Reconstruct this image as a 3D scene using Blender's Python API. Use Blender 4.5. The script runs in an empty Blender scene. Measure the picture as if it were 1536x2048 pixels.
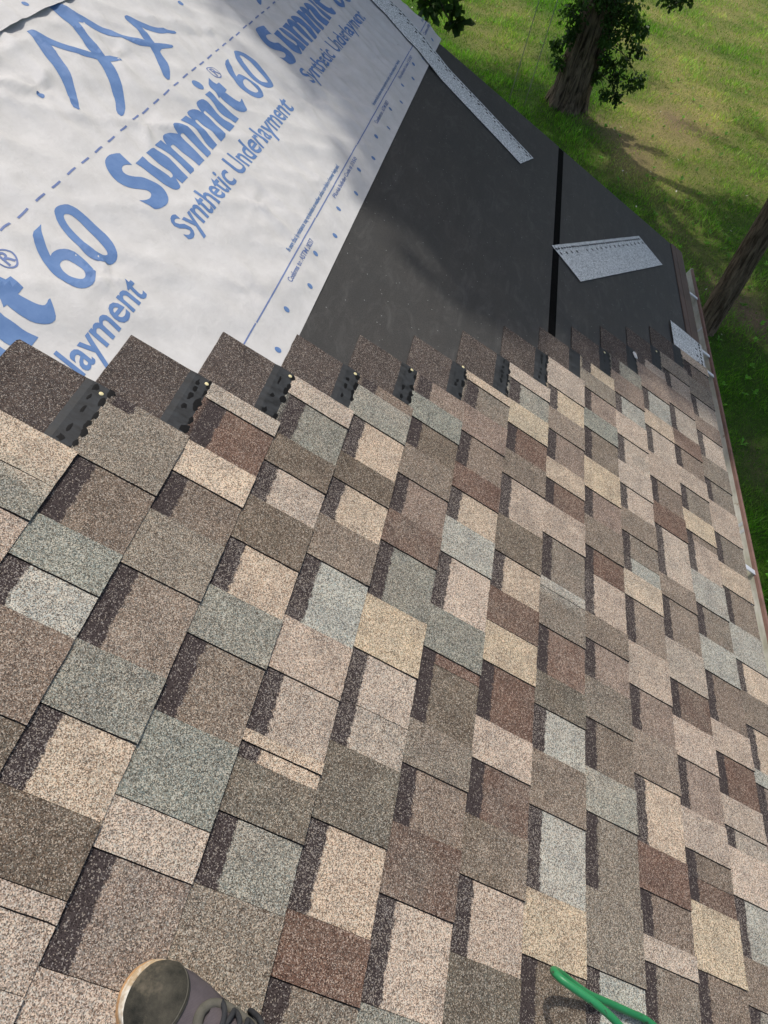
import bpy, bmesh, math, random
import numpy as np
from mathutils import Vector, Matrix, noise as mnoise

# ------------------------------------------------------------------ camera, sky, sun, exposure
scene = bpy.context.scene
COL = scene.collection
EAVE_H = 2.8
PITCH = math.radians(22.6)
CP, SP = math.cos(PITCH), math.sin(PITCH)

def W(u, v, w=0.0):
    """roof coordinates (u along eave, v up the slope, w off the shingle surface) to world"""
    return (u, v * CP - w * SP, EAVE_H + v * SP + w * CP)

cam_data = bpy.data.cameras.new("camera")
cam = bpy.data.objects.new("camera", cam_data)
COL.objects.link(cam)
scene.camera = cam
cam_data.sensor_fit = 'HORIZONTAL'
cam_data.sensor_width = 36.0
cam_data.lens = 36.0 * 1508.83 / 1536.0
cam_data.clip_start = 0.02
cam_data.clip_end = 500
RW = [[0.18092893, -0.70069, 0.69014364],
      [-0.96319924, -0.26806907, -0.019652],
      [0.19877612, -0.66119022, -0.72340552]]
CAM = (0.0, 1.22617, EAVE_H + 1.65523)
m = Matrix.Identity(4)
for i in range(3):
    m[i][0] = RW[i][0]; m[i][1] = -RW[i][1]; m[i][2] = -RW[i][2]; m[i][3] = CAM[i]
cam.matrix_world = m

SUN = Vector((0.50, 0.281, 1.20)).normalized()
elev = math.asin(SUN.z)
azim = math.atan2(SUN.x, SUN.y)
world = bpy.data.worlds.new("World")
scene.world = world
world.use_nodes = True
wn = world.node_tree
wn.nodes.clear()
sky = wn.nodes.new('ShaderNodeTexSky')
sky.sky_type = 'NISHITA'
sky.sun_disc = False
sky.sun_elevation = elev
sky.sun_rotation = azim
sky.dust_density = 4.0
sky.air_density = 1.0
sky.ozone_density = 0.5
bg = wn.nodes.new('ShaderNodeBackground')
bg.inputs['Strength'].default_value = 0.15
wo = wn.nodes.new('ShaderNodeOutputWorld')
wn.links.new(sky.outputs[0], bg.inputs[0])
wn.links.new(bg.outputs[0], wo.inputs[0])

sd = bpy.data.lights.new("sun", 'SUN')
sd.energy = 2.45
sd.angle = math.radians(0.9)
sd.color = (1.0, 0.955, 0.89)
sun = bpy.data.objects.new("sun", sd)
COL.objects.link(sun)
sun.location = (6, 4, 20)
sun.rotation_euler = (-SUN).to_track_quat('-Z', 'Y').to_euler()

scene.view_settings.view_transform = 'Standard'
scene.view_settings.look = 'None'
scene.view_settings.exposure = 0.06
scene.view_settings.gamma = 1.0

# ------------------------------------------------------------------ helpers
def smooth(x, a, b):
    t = np.clip((x - a) / (b - a), 0, 1)
    return t * t * (3 - 2 * t)

def tag(o, label=None, cat=None, group=None, kind=None):
    if label: o['label'] = label
    if cat: o['category'] = cat
    if group: o['group'] = group
    if kind: o['kind'] = kind
    return o

def empty(name, loc):
    o = bpy.data.objects.new(name, None)
    o.location = loc
    o.empty_display_size = 0.1
    COL.objects.link(o)
    return o

def mesh_obj(name, verts, faces, mats, parent=None, base=None, mi=None, smooth_=False, colors=None, sv=None):
    """verts in world space; the object's origin goes to base (or the top parent's place)"""
    verts = np.asarray(verts, dtype=np.float64).reshape(-1, 3)
    off = np.zeros(3)
    if base is not None: off = np.array(base, float)
    p = parent
    tot = np.zeros(3)
    while p is not None:
        tot += np.array(p.location); p = p.parent
    me = bpy.data.meshes.new(name)
    local = verts - (off if parent is None else (off if base is not None else tot))
    me.from_pydata([tuple(v) for v in local], [], faces)
    for m_ in (mats if isinstance(mats, (list, tuple)) else [mats]): me.materials.append(m_)
    if mi is not None: me.polygons.foreach_set('material_index', np.asarray(mi, dtype=np.int32))
    if smooth_: me.polygons.foreach_set('use_smooth', np.ones(len(me.polygons), dtype=bool))
    if colors is not None:
        a = me.attributes.new('tint', 'FLOAT_COLOR', 'POINT')
        c = np.ones((len(verts), 4)); c[:, :3] = np.asarray(colors)
        a.data.foreach_set('color', c.ravel())
    if sv is not None:
        a = me.attributes.new('sv', 'FLOAT_VECTOR', 'POINT')
        a.data.foreach_set('vector', np.asarray(sv, dtype=np.float64).ravel())
    me.update()
    o = bpy.data.objects.new(name, me)
    COL.objects.link(o)
    if parent is not None:
        o.parent = parent
        if base is not None: o.location = Vector(base) - Vector(tot)
    else:
        o.location = off
    return o

def fast_mesh(name, verts, nper, mat, parent=None, colors=None, base=(0, 0, 0), smooth_=False):
    """many separate polygons of nper corners each, through numpy"""
    verts = np.asarray(verts, dtype=np.float32).reshape(-1, 3) - np.array(base, dtype=np.float32)
    n = len(verts); nf = n // nper
    me = bpy.data.meshes.new(name)
    me.vertices.add(n); me.vertices.foreach_set('co', verts.ravel())
    me.loops.add(n); me.loops.foreach_set('vertex_index', np.arange(n, dtype=np.int32))
    me.polygons.add(nf)
    me.polygons.foreach_set('loop_start', np.arange(0, n, nper, dtype=np.int32))
    me.polygons.foreach_set('loop_total', np.full(nf, nper, dtype=np.int32))
    me.materials.append(mat)
    if colors is not None:
        a = me.attributes.new('tint', 'FLOAT_COLOR', 'POINT')
        c = np.ones((n, 4), dtype=np.float32); c[:, :3] = colors
        a.data.foreach_set('color', c.ravel())
    me.update(calc_edges=True)
    me.validate()
    o = bpy.data.objects.new(name, me)
    COL.objects.link(o)
    if parent is not None: o.parent = parent
    else: o.location = base
    return o

class NT:
    def __init__(self, name, rough=0.8, spec=0.3):
        self.mat = bpy.data.materials.new(name)
        self.mat.use_nodes = True
        self.t = self.mat.node_tree
        self.b = self.t.nodes['Principled BSDF']
        self.b.inputs['Roughness'].default_value = rough
        self.b.inputs['Specular IOR Level'].default_value = spec
        self.tc = None
    def n(self, typ, **kw):
        nd = self.t.nodes.new(typ)
        for k, v in kw.items(): setattr(nd, k, v)
        return nd
    def l(self, a, b): self.t.links.new(a, b)
    def coords(self):
        if self.tc is None: self.tc = self.n('ShaderNodeTexCoord').outputs['Object']
        return self.tc
    def scaled(self, sc):
        mp = self.n('ShaderNodeMapping'); mp.inputs['Scale'].default_value = sc
        self.l(self.coords(), mp.inputs[0]); return mp.outputs[0]
    def noise(self, scale, detail=2, rough=0.5, vec=None, dist=0):
        nd = self.n('ShaderNodeTexNoise')
        nd.inputs['Scale'].default_value = scale; nd.inputs['Detail'].default_value = detail
        nd.inputs['Roughness'].default_value = rough; nd.inputs['Distortion'].default_value = dist
        self.l(vec or self.coords(), nd.inputs['Vector']); return nd.outputs['Fac']
    def voronoi(self, scale, vec=None, feature='F1'):
        nd = self.n('ShaderNodeTexVoronoi'); nd.feature = feature
        nd.inputs['Scale'].default_value = scale
        self.l(vec or self.coords(), nd.inputs['Vector']); return nd
    def put(self, sock, x):
        if hasattr(x, 'links'): self.l(x, sock)
        else: sock.default_value = x
    def math(self, op, a, b=0.0, c=None):
        nd = self.n('ShaderNodeMath', operation=op)
        self.put(nd.inputs[0], a); self.put(nd.inputs[1], b)
        if c is not None: self.put(nd.inputs[2], c)
        return nd.outputs[0]
    def remap(self, x, a, b, c=0.0, d=1.0):
        nd = self.n('ShaderNodeMapRange')
        self.put(nd.inputs[0], x)
        for i, q in zip((1, 2, 3, 4), (a, b, c, d)): nd.inputs[i].default_value = q
        return nd.outputs[0]
    def mix(self, f, a, b, mode='MIX'):
        nd = self.n('ShaderNodeMix', data_type='RGBA', blend_type=mode)
        self.put(nd.inputs[0], f)
        for s, x in ((nd.inputs[6], a), (nd.inputs[7], b)):
            if isinstance(x, (tuple, list)): s.default_value = (*x[:3], 1)
            else: self.l(x, s)
        return nd.outputs[2]
    def attr(self, name, out='Color'):
        nd = self.n('ShaderNodeAttribute'); nd.attribute_name = name; return nd.outputs[out]
    def color(self, x):
        if isinstance(x, (tuple, list)): self.b.inputs['Base Color'].default_value = (*x[:3], 1)
        else: self.l(x, self.b.inputs['Base Color'])
    def bump(self, h, strength=0.5, dist=0.01):
        nd = self.n('ShaderNodeBump'); nd.inputs['Strength'].default_value = strength
        nd.inputs['Distance'].default_value = dist
        self.l(h, nd.inputs['Height']); self.l(nd.outputs[0], self.b.inputs['Normal'])
    def rough(self, x): self.put(self.b.inputs['Roughness'], x)

def plain(name, c, rough=0.7, spec=0.3, var=0.15, scale=30, metal=0.0, bump=0.0):
    k = NT(name, rough, spec)
    nz = k.noise(scale, 4, 0.6)
    k.color(k.mix(k.remap(nz, 0.3, 0.7), tuple(x * (1 - var) for x in c), tuple(min(1, x * (1 + var)) for x in c)))
    k.b.inputs['Metallic'].default_value = metal
    if bump: k.bump(nz, bump, 0.002)
    return k.mat

# ------------------------------------------------------------------ materials of the roof
def granule_material(name, headlap=False):
    k = NT(name, 0.92, 0.25)
    base = k.attr('tint')
    sv = k.n('ShaderNodeSeparateXYZ'); k.l(k.attr('sv', 'Vector'), sv.inputs[0])
    s, flag, hl = sv.outputs[0], sv.outputs[1], sv.outputs[2]
    v1 = k.voronoi(730)
    sep = k.n('ShaderNodeSeparateColor'); k.l(v1.outputs['Color'], sep.inputs[0])
    r, g = sep.outputs[0], sep.outputs[1]
    clump = k.noise(170, 2, 0.6)
    broad = k.noise(22, 3, 0.55)
    # shadow band printed on the base layer, ragged lower edge
    wob = k.math('MULTIPLY', k.math('SUBTRACT', k.noise(75, 3, 0.7), 0.5), 0.020)
    e = k.math('ADD', s, wob)
    band = k.math('MULTIPLY', k.remap(e, 0.1055, 0.1085), flag)
    base2 = k.mix(k.remap(broad, 0.3, 0.7), k.mix(1.0, base, (0.84, 0.84, 0.85), 'MULTIPLY'), k.mix(1.0, base, (1.13, 1.11, 1.08), 'MULTIPLY'))
    # every granule has a hue of its own
    hue = k.mix(k.math('GREATER_THAN', sep.outputs[2], 0.55), (1.08, 0.98, 0.89), (0.92, 1.01, 1.03))
    base2 = k.mix(k.math('LESS_THAN', sep.outputs[2], 0.85), base2, k.mix(1.0, base2, hue, 'MULTIPLY'))
    smudge = k.noise(3.2, 5, 0.7, None, 0.8)
    base2 = k.mix(k.remap(smudge, 0.5, 0.72, 0, 0.30), base2, k.mix(1.0, base2, (0.66, 0.64, 0.62), 'MULTIPLY'))
    base3 = k.mix(band, base2, (0.060, 0.047, 0.045))
    rr = k.math('ADD', r, k.math('MULTIPLY', k.math('SUBTRACT', clump, 0.5), 0.55))
    dark = k.mix(1.0, base3, (0.38, 0.35, 0.34), 'MULTIPLY')
    light = k.mix(0.30, k.mix(1.0, base3, (1.6, 1.55, 1.5), 'MULTIPLY'), k.mix(g, (0.76, 0.66, 0.50), (0.62, 0.61, 0.57)))
    c1 = k.mix(k.math('LESS_THAN', rr, 0.27), base3, dark)
    # fewer pale granules on the dark band and on the headlap
    lum = k.n('ShaderNodeSeparateColor'); k.l(base2, lum.inputs[0])
    thr = k.math('ADD', k.remap(lum.outputs[1], 0.09, 0.34, 0.86, 0.66), k.math('MAXIMUM', k.math('MULTIPLY', band, 0.10), k.math('MULTIPLY', hl, 0.02)))
    c2 = k.mix(k.math('GREATER_THAN', rr, thr), c1, light)
    k.color(c2)
    k.bump(v1.outputs['Distance'], 0.5, 0.0012)
    return k.mat

M_GRAN = granule_material('asphalt_granules')

def nail_strip_material():
    k = NT('nail_strip_film', 0.5, 0.4)
    nz = k.noise(60, 4, 0.7, k.scaled((1, 0.4, 1)))
    k.color(k.mix(k.remap(nz, 0.35, 0.7), (0.010, 0.011, 0.012), (0.038, 0.042, 0.046)))
    k.rough(k.remap(nz, 0.3, 0.7, 0.5, 0.75))
    k.bump(nz, 0.4, 0.001)
    return k.mat
M_STRIP = nail_strip_material()
M_TAR = plain('sealant_tar', (0.003, 0.003, 0.0035), 0.5, 0.25, 0.3, 200, bump=0.1)

def silver_material():
    k = NT('silver_granules', 0.85, 0.3)
    v1 = k.voronoi(400)
    sep = k.n('ShaderNodeSeparateColor'); k.l(v1.outputs['Color'], sep.inputs[0])
    rr = k.math('ADD', sep.outputs[0], k.math('MULTIPLY', k.math('SUBTRACT', k.noise(140, 2, 0.6), 0.5), 0.4))
    c = k.mix(k.math('LESS_THAN', rr, 0.22), (0.62, 0.64, 0.61), (0.20, 0.22, 0.21))
    c = k.mix(k.math('GREATER_THAN', rr, 0.68), c, (0.86, 0.88, 0.86))
    k.color(c)
    k.bump(v1.outputs['Distance'], 0.4, 0.001)
    return k.mat
M_SILVER = silver_material()

def felt_material():
    k = NT('roofing_felt_surface', 0.62, 0.35)
    weave = k.noise(500, 1, 0.5)
    lo = k.noise(2.2, 4, 0.6)
    scuff = k.noise(9, 5, 0.75, k.scaled((1.0, 2.5, 1.0)), 1.0)
    c = k.mix(k.remap(lo, 0.35, 0.65), (0.058, 0.058, 0.055), (0.075, 0.070, 0.063))
    c = k.mix(k.remap(weave, 0.35, 0.65, 0, 0.75), c, (0.030, 0.029, 0.028))
    c = k.mix(k.remap(scuff, 0.50, 0.78, 0, 0.6), c, (0.12, 0.116, 0.108))
    streak = k.noise(30, 4, 0.7, k.scaled((0.12, 1, 1)))
    c = k.mix(k.remap(streak, 0.45, 0.7, 0, 0.35), c, (0.034, 0.032, 0.030))
    v = k.voronoi(75)
    sep = k.n('ShaderNodeSeparateColor'); k.l(v.outputs['Color'], sep.inputs[0])
    near = k.math('LESS_THAN', v.outputs['Distance'], 0.10)
    crumbs = k.math('MULTIPLY', near, k.math('GREATER_THAN', k.math('ADD', sep.outputs[0], k.math('MULTIPLY', k.math('SUBTRACT', k.noise(3.5, 3, 0.7), 0.5), 0.8)), 0.86))
    c = k.mix(crumbs, c, (0.42, 0.42, 0.40))
    k.color(c)
    k.bump(weave, 0.35, 0.0008)
    return k.mat
M_FELT = felt_material()

def sheet_material():
    k = NT('synthetic_sheet', 0.62, 0.3)
    cl = k.noise(16, 4, 0.65)
    fine = k.noise(700, 1, 0.5)
    dirt = k.voronoi(13)
    c = k.mix(k.remap(cl, 0.3, 0.7), (0.555, 0.543, 0.518), (0.640, 0.628, 0.602))
    sep = k.n('ShaderNodeSeparateColor'); k.l(dirt.outputs['Color'], sep.inputs[0])
    spots = k.math('MULTIPLY', k.math('LESS_THAN', dirt.outputs['Distance'], 0.035), k.math('GREATER_THAN', sep.outputs[1], 0.72))
    c = k.mix(spots, c, (0.22, 0.19, 0.16))
    smear = k.noise(5, 5, 0.7, None, 1.5)
    c = k.mix(k.remap(smear, 0.56, 0.8, 0, 0.35), c, (0.50, 0.48, 0.45))
    k.color(c)
    k.bump(k.math('ADD', k.math('MULTIPLY', cl, 1.0), k.math('MULTIPLY', fine, 0.03)), 0.8, 0.004)
    return k.mat
M_SHEET = sheet_material()
def ink_material():
    k = NT('blue_print_ink', 0.6, 0.3)
    nz = k.noise(28, 4, 0.7)
    k.color(k.mix(k.remap(nz, 0.3, 0.75), (0.098, 0.188, 0.385), (0.145, 0.250, 0.455)))
    return k.mat
M_INK = ink_material()
M_INK2 = plain('violet_print_ink', (0.150, 0.205, 0.385), 0.6, 0.3, 0.12, 60)
M_OSB = plain('deck_wood', (0.42, 0.30, 0.16), 0.85, 0.2, 0.3, 60)
M_BROWN = plain('brown_metal', (0.20, 0.115, 0.092), 0.5, 0.4, 0.22, 25)
def gutter_inside():
    k = NT('gutter_metal', 0.5, 0.4)
    nz = k.noise(5, 5, 0.7, k.scaled((1.0, 3, 3)))
    c = k.mix(k.remap(nz, 0.35, 0.65), (0.40, 0.39, 0.30), (0.70, 0.68, 0.62))
    rust = k.noise(14, 4, 0.8)
    c = k.mix(k.remap(rust, 0.62, 0.72, 0, 0.7), c, (0.24, 0.15, 0.07))
    k.color(c)
    return k.mat
M_GUT = gutter_inside()
M_DRIP = plain('drip_edge_paint', (0.095, 0.056, 0.042), 0.55, 0.35, 0.3, 12)
M_ZINC = plain('bright_metal', (0.72, 0.74, 0.76), 0.35, 0.5, 0.1, 40, 0.35)
M_NAIL = plain('nail_head', (0.80, 0.70, 0.38), 0.4, 0.5, 0.1, 80)
M_WALL = plain('painted_siding', (0.55, 0.50, 0.42), 0.7, 0.3, 0.06, 8)
# traced layout of the shingle teeth (far to near along each course) and of the sheet's print, in metres on the roof
TILES = {
 13: 'tT0.753 tG0.678 vP0.569',
 12: 'vB0.974 tE0.838 vB0.703 tG0.617 vW0.540 tB0.401 vD0.340',
 11: 'tL1.118 vR0.998 tT0.912 vB0.815 tE0.692 vB0.546 tG0.438 vT0.327 tD0.230 tL0.203 vL0.129',
 10: 'tP1.266 vG1.143 tD1.055 vL0.958 tD0.847 vT0.737 tG0.635 vB0.498 tG0.368 tP0.298 vM0.162 tL0.105',
 9: 'vB1.434 tG1.328 vT1.200 tD1.117 vT1.010 tB0.901 vW0.755 tP0.647 vL0.534 tT0.513 vT0.488 tD0.403 vG0.304 tE0.177 vB0.142',
 8: 'vM1.541 tG1.447 vD1.348 tB1.241 vM1.128 tR1.033 vG0.891 tY0.764 vL0.660 vL0.579 tD0.449 vT0.318 tR0.232 vB0.177',
 7: 'tT1.732 vB1.630 tM1.517 vB1.395 tR1.307 vT1.207 tW1.097 vP0.951 tG0.845 vR0.820 vD0.689 tB0.601 vB0.499 tR0.386 vP0.242 tG0.213',
 6: 'tL1.880 vG1.780 tY1.674 vR1.566 tB1.464 vP1.318 tD1.196 vT1.088 tR0.992 tY0.890 vR0.761 tP0.673 vR0.569 tD0.465 vP0.348 tD0.250',
 5: 'tL1.985 vY1.878 tB1.772 vM1.646 tT1.559 vR1.466 tP1.349 vB1.208 tW1.177 tB1.064 vR0.942 tD0.857 vW0.758 tB0.641 vW0.495 tY0.387 vD0.288',
 4: 'vY2.209 tE2.112 vM2.002 tG1.905 vD1.765 tY1.632 vM1.521 tB1.406 vR1.320 vP1.185 tB1.105 vM1.002 tB0.895 vB0.781 tG0.686 vE0.545 tE0.412 vW0.325',
 3: 'vG2.341 tM2.218 vW2.114 tP1.992 vP1.862 tL1.757 vP1.656 tB1.558 vB1.469 vW1.414 tT1.322 vB1.179 tP1.050 vM0.938 tB0.825 vT0.681 tR0.588 vB0.508 tL0.462 vB0.360',
 2: 'vL2.531 tM2.384 vW2.255 tT2.162 vL2.023 tP1.897 vB1.786 tR1.685 vP1.491 tB1.410 vB1.268 tL1.141 vR1.036 tP0.931 vM0.811 tL0.719 vB0.666 vR0.616 tY0.489 vB0.397',
 1: 'tE2.635 vL2.526 tM2.415 vL2.269 tR2.173 vB2.064 tP1.970 vB1.856 tY1.760 vB1.733 vP1.595 tW1.468 vB1.356 tW1.240 vB1.096 tP1.006 vR0.899 tL0.823 vL0.778 tP0.670 vW0.555 tB0.466 vG0.433',
 0: 'tT2.835 vB2.733 tE2.603 vL2.475 tM2.376 vL2.236 tB2.111 vB2.001 tP1.848 vB1.717 tT1.615 vB1.481 tW1.350 vT1.251 tB1.143 vT1.022 tW0.981 vM0.837',
}
GLYPH = {
 'S': [[1.6577,2.1602],[1.6495,2.1405],[1.6434,2.1238],[1.6305,2.1331],[1.6179,2.1358],[1.6076,2.1327],[1.6006,2.1266],[1.5998,2.1166],[1.6091,2.1038],[1.6272,2.0899],[1.6348,2.0759],[1.641,2.0586],[1.64,2.043],[1.6292,2.0283],[1.6122,2.0179],[1.5928,2.0129],[1.5716,2.0138],[1.5551,2.019],[1.5443,2.0241],[1.543,2.0327],[1.5428,2.0452],[1.5394,2.0605],[1.5564,2.0512],[1.5738,2.0479],[1.5894,2.051],[1.5958,2.0575],[1.5944,2.0655],[1.5849,2.076],[1.5721,2.0871],[1.5604,2.101],[1.5569,2.116],[1.5612,2.1322],[1.5704,2.1471],[1.5818,2.1588],[1.5971,2.1684],[1.6137,2.1723],[1.6318,2.1712],[1.6466,2.166]],
 'U': [[1.6992,2.1223],[1.6971,2.1121],[1.6918,2.1008],[1.6943,2.0867],[1.7,2.0686],[1.7025,2.0542],[1.6999,2.0474],[1.7076,2.0455],[1.7172,2.0487],[1.7234,2.0578],[1.7208,2.0723],[1.7199,2.0875],[1.7215,2.1011],[1.7244,2.1139],[1.7251,2.1236],[1.7637,2.122],[1.7668,2.1129],[1.7678,2.0976],[1.7669,2.0814],[1.7606,2.0629],[1.7525,2.0436],[1.7446,2.0196],[1.7084,2.0202],[1.7126,2.0397],[1.7004,2.026],[1.6923,2.0183],[1.6806,2.0166],[1.6669,2.0199],[1.6596,2.0284],[1.6548,2.0443],[1.6562,2.0651],[1.6576,2.0859],[1.6613,2.105],[1.66,2.1219]],
 'M1': [[1.8174,2.1228],[1.8156,2.1052],[1.8304,2.1249],[1.8467,2.1259],[1.8638,2.121],[1.8726,2.1124],[1.8798,2.1039],[1.8883,2.125],[1.9043,2.127],[1.9214,2.1217],[1.9309,2.1116],[1.9334,2.0929],[1.9298,2.0716],[1.9232,2.0519],[1.9136,2.0339],[1.9061,2.0167],[1.8757,2.0177],[1.8829,2.036],[1.8915,2.0563],[1.896,2.075],[1.8986,2.0927],[1.8961,2.0987],[1.8845,2.0986],[1.8797,2.0955],[1.8755,2.075],[1.8679,2.0525],[1.8586,2.0348],[1.852,2.0174],[1.8168,2.0183],[1.8234,2.0346],[1.8279,2.0529],[1.8305,2.0704],[1.835,2.0885],[1.8344,2.0964],[1.8251,2.0979],[1.8189,2.0959],[1.8131,2.0767],[1.8075,2.0555],[1.8003,2.039],[1.792,2.0193],[1.7613,2.0205],[1.7684,2.0395],[1.7766,2.0589],[1.7811,2.0768],[1.7819,2.093],[1.7803,2.1069],[1.7772,2.1226]],
 'M2': [[1.9905,2.1246],[1.9939,2.1065],[2.0041,2.1273],[2.0211,2.1284],[2.0369,2.1231],[2.0478,2.1128],[2.051,2.1029],[2.067,2.127],[2.0846,2.1289],[2.1015,2.1237],[2.1085,2.1114],[2.1048,2.0918],[2.0951,2.0684],[2.0928,2.0492],[2.0978,2.0343],[2.0979,2.0198],[2.0543,2.0197],[2.0536,2.0376],[2.056,2.0565],[2.0628,2.0771],[2.0685,2.0943],[2.0694,2.1006],[2.0601,2.1006],[2.0536,2.0959],[2.0496,2.078],[2.0406,2.0567],[2.036,2.037],[2.0253,2.0186],[1.987,2.0191],[1.9898,2.0343],[1.9976,2.0579],[2.0033,2.0806],[2.0102,2.0979],[2.0048,2.1015],[1.9956,2.0985],[1.9865,2.0798],[1.9756,2.0581],[1.97,2.0413],[1.9625,2.0209],[1.9245,2.0209],[1.9288,2.037],[1.9436,2.06],[1.9523,2.0806],[1.9559,2.102],[1.95,2.1245]],
 'I': [[2.1663,2.1258],[2.1635,2.1108],[2.153,2.0914],[2.1543,2.0702],[2.1532,2.048],[2.1587,2.0255],[2.1165,2.0236],[2.1113,2.0387],[2.1068,2.0555],[2.1091,2.0747],[2.1194,2.0939],[2.1275,2.1122],[2.1294,2.1266]],
 'ID': [[2.1435,2.1729],[2.1555,2.1754],[2.1676,2.1705],[2.1755,2.16],[2.1717,2.1484],[2.1603,2.1409],[2.1475,2.1389],[2.137,2.1447],[2.132,2.1563],[2.1361,2.1664]],
 'T': [[2.2316,2.1533],[2.2267,2.1382],[2.2285,2.127],[2.2441,2.126],[2.2356,2.0974],[2.2151,2.0961],[2.2165,2.0808],[2.2192,2.0627],[2.2252,2.0521],[2.2336,2.0513],[2.245,2.0541],[2.2509,2.0533],[2.238,2.0406],[2.2155,2.0223],[2.2001,2.0238],[2.1888,2.0326],[2.1781,2.0477],[2.1755,2.0719],[2.1778,2.0915],[2.1795,2.0968],[2.1694,2.0976],[2.1848,2.1128],[2.1929,2.1376]],
 'Rg': [[2.2724,2.1774],[2.2857,2.1769],[2.3006,2.1699],[2.3073,2.1565],[2.2996,2.1423],[2.2835,2.1307],[2.2705,2.1313],[2.2584,2.141],[2.2565,2.1576],[2.2631,2.1712]],
 'N6': [[1.29,2.1582],[1.2708,2.1474],[1.2489,2.1294],[1.2292,2.1067],[1.2403,2.1084],[1.2549,2.1048],[1.266,2.0948],[1.2719,2.0752],[1.2672,2.0523],[1.2585,2.0343],[1.2459,2.0232],[1.222,2.0144],[1.2025,2.0185],[1.1896,2.0277],[1.1827,2.0441],[1.1836,2.0641],[1.1886,2.084],[1.2031,2.1067],[1.2264,2.1362],[1.2506,2.1572]],
 'N6h': [[1.2255,2.0854],[1.237,2.0857],[1.245,2.0798],[1.2445,2.0616],[1.24,2.0458],[1.2304,2.0359],[1.2193,2.0345],[1.2111,2.0406],[1.2062,2.0558],[1.2093,2.0707],[1.2179,2.0811]],
 'N0': [[1.3423,2.1586],[1.3558,2.1633],[1.3709,2.1617],[1.3842,2.1544],[1.3946,2.1384],[1.3929,2.1161],[1.3857,2.0886],[1.3755,2.0596],[1.3592,2.035],[1.3413,2.0194],[1.3256,2.0133],[1.3069,2.0153],[1.2918,2.0248],[1.2848,2.0401],[1.2839,2.0605],[1.2929,2.0856],[1.3056,2.1148],[1.3221,2.1414]],
 'N0h': [[1.3474,2.141],[1.3579,2.1435],[1.3667,2.1363],[1.366,2.1172],[1.3569,2.0914],[1.3478,2.0656],[1.3348,2.0428],[1.3243,2.0326],[1.3154,2.0359],[1.3047,2.0497],[1.3095,2.073],[1.3213,2.0997],[1.3322,2.1236]],
 'LG': [[1.8554,2.4895],[1.8712,2.4843],[1.8782,2.4719],[1.8871,2.4529],[1.8995,2.4294],[1.9145,2.4067],[1.9344,2.3859],[1.9508,2.3726],[1.9576,2.3847],[1.982,2.4155],[1.9993,2.4491],[1.9985,2.4705],[2.0146,2.5004],[2.0135,2.5183],[2.0531,2.5186],[2.0674,2.5022],[2.0682,2.4772],[2.0857,2.4601],[2.0933,2.4378],[2.106,2.4044],[2.127,2.374],[2.1596,2.3444],[2.1783,2.3277],[2.1978,2.3511],[2.2143,2.3795],[2.2196,2.4028],[2.2313,2.411],[2.2467,2.4082],[2.26,2.3788],[2.287,2.3476],[2.3158,2.3233],[2.3487,2.3074],[2.348,2.3003],[2.3346,2.2996],[2.3029,2.3105],[2.2712,2.3298],[2.246,2.3512],[2.2409,2.3639],[2.2261,2.3425],[2.2021,2.3089],[2.2373,2.29],[2.258,2.2787],[2.2556,2.2729],[2.2362,2.2732],[2.1922,2.2904],[2.1666,2.2635],[2.1426,2.2409],[2.1162,2.2245],[2.0853,2.2129],[2.0735,2.2169],[2.0765,2.2285],[2.1056,2.2479],[2.15,2.2845],[2.1655,2.306],[2.1326,2.3323],[2.0981,2.3673],[2.0716,2.4012],[2.0553,2.4323],[2.0403,2.4521],[2.0231,2.4294],[2.0067,2.3927],[1.9824,2.3507],[2.0091,2.3359],[2.0224,2.3241],[2.0146,2.3172],[1.9959,2.32],[1.971,2.3316],[1.9485,2.3045],[1.9167,2.2754],[1.8787,2.25],[1.8356,2.228],[1.8029,2.2168],[1.7907,2.2188],[1.795,2.2315],[1.8299,2.2524],[1.8859,2.2941],[1.92,2.3259],[1.9396,2.3525],[1.9112,2.3745],[1.8896,2.4003],[1.8696,2.4231],[1.8602,2.4331],[1.8419,2.406],[1.8246,2.3766],[1.8055,2.3522],[1.7708,2.3232],[1.7356,2.2993],[1.7045,2.2822],[1.6962,2.2833],[1.6953,2.2971],[1.7308,2.3221],[1.7646,2.3507],[1.7938,2.3902],[1.8187,2.432],[1.8413,2.467]],
}

# ------------------------------------------------------------------ the house
random.seed(7)
FW = -0.0115          # felt surface, in w
EXP = 0.143
RIDGE_V = 4.6
house = empty('house', (0.0, 0.0, 0.0))
tag(house, 'house with roof half covered in mottled brown and grey shingles beside bare black felt', 'house')

def quad_grid(name, us, vs, wfun, mat, parent, **kw):
    V = []; F = []
    for u in us:
        for v in vs: V.append(W(u, v, wfun(u, v)))
    n = len(vs)
    for i in range(len(us) - 1):
        for j in range(n - 1):
            a = i * n + j
            F.append((a, a + n, a + n + 1, a + 1))
    return mesh_obj(name, V, F, mat, parent, **kw)

def prism(corners_uv, w0, w1):
    """slab over a roof-plane polygon"""
    n = len(corners_uv)
    V = [W(u, v, w0) for u, v in corners_uv] + [W(u, v, w1) for u, v in corners_uv]
    F = [tuple(range(n - 1, -1, -1)), tuple(range(n, 2 * n))]
    for i in range(n):
        j = (i + 1) % n
        F.append((i, j, n + j, n + i))
    return V, F

V, F = prism([(-4, 0.0), (3.999, 0.0), (3.999, RIDGE_V), (-4, RIDGE_V)], FW - 0.0175, FW - 0.0025)
mesh_obj('roof_deck', V, F, M_OSB, house)
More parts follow.
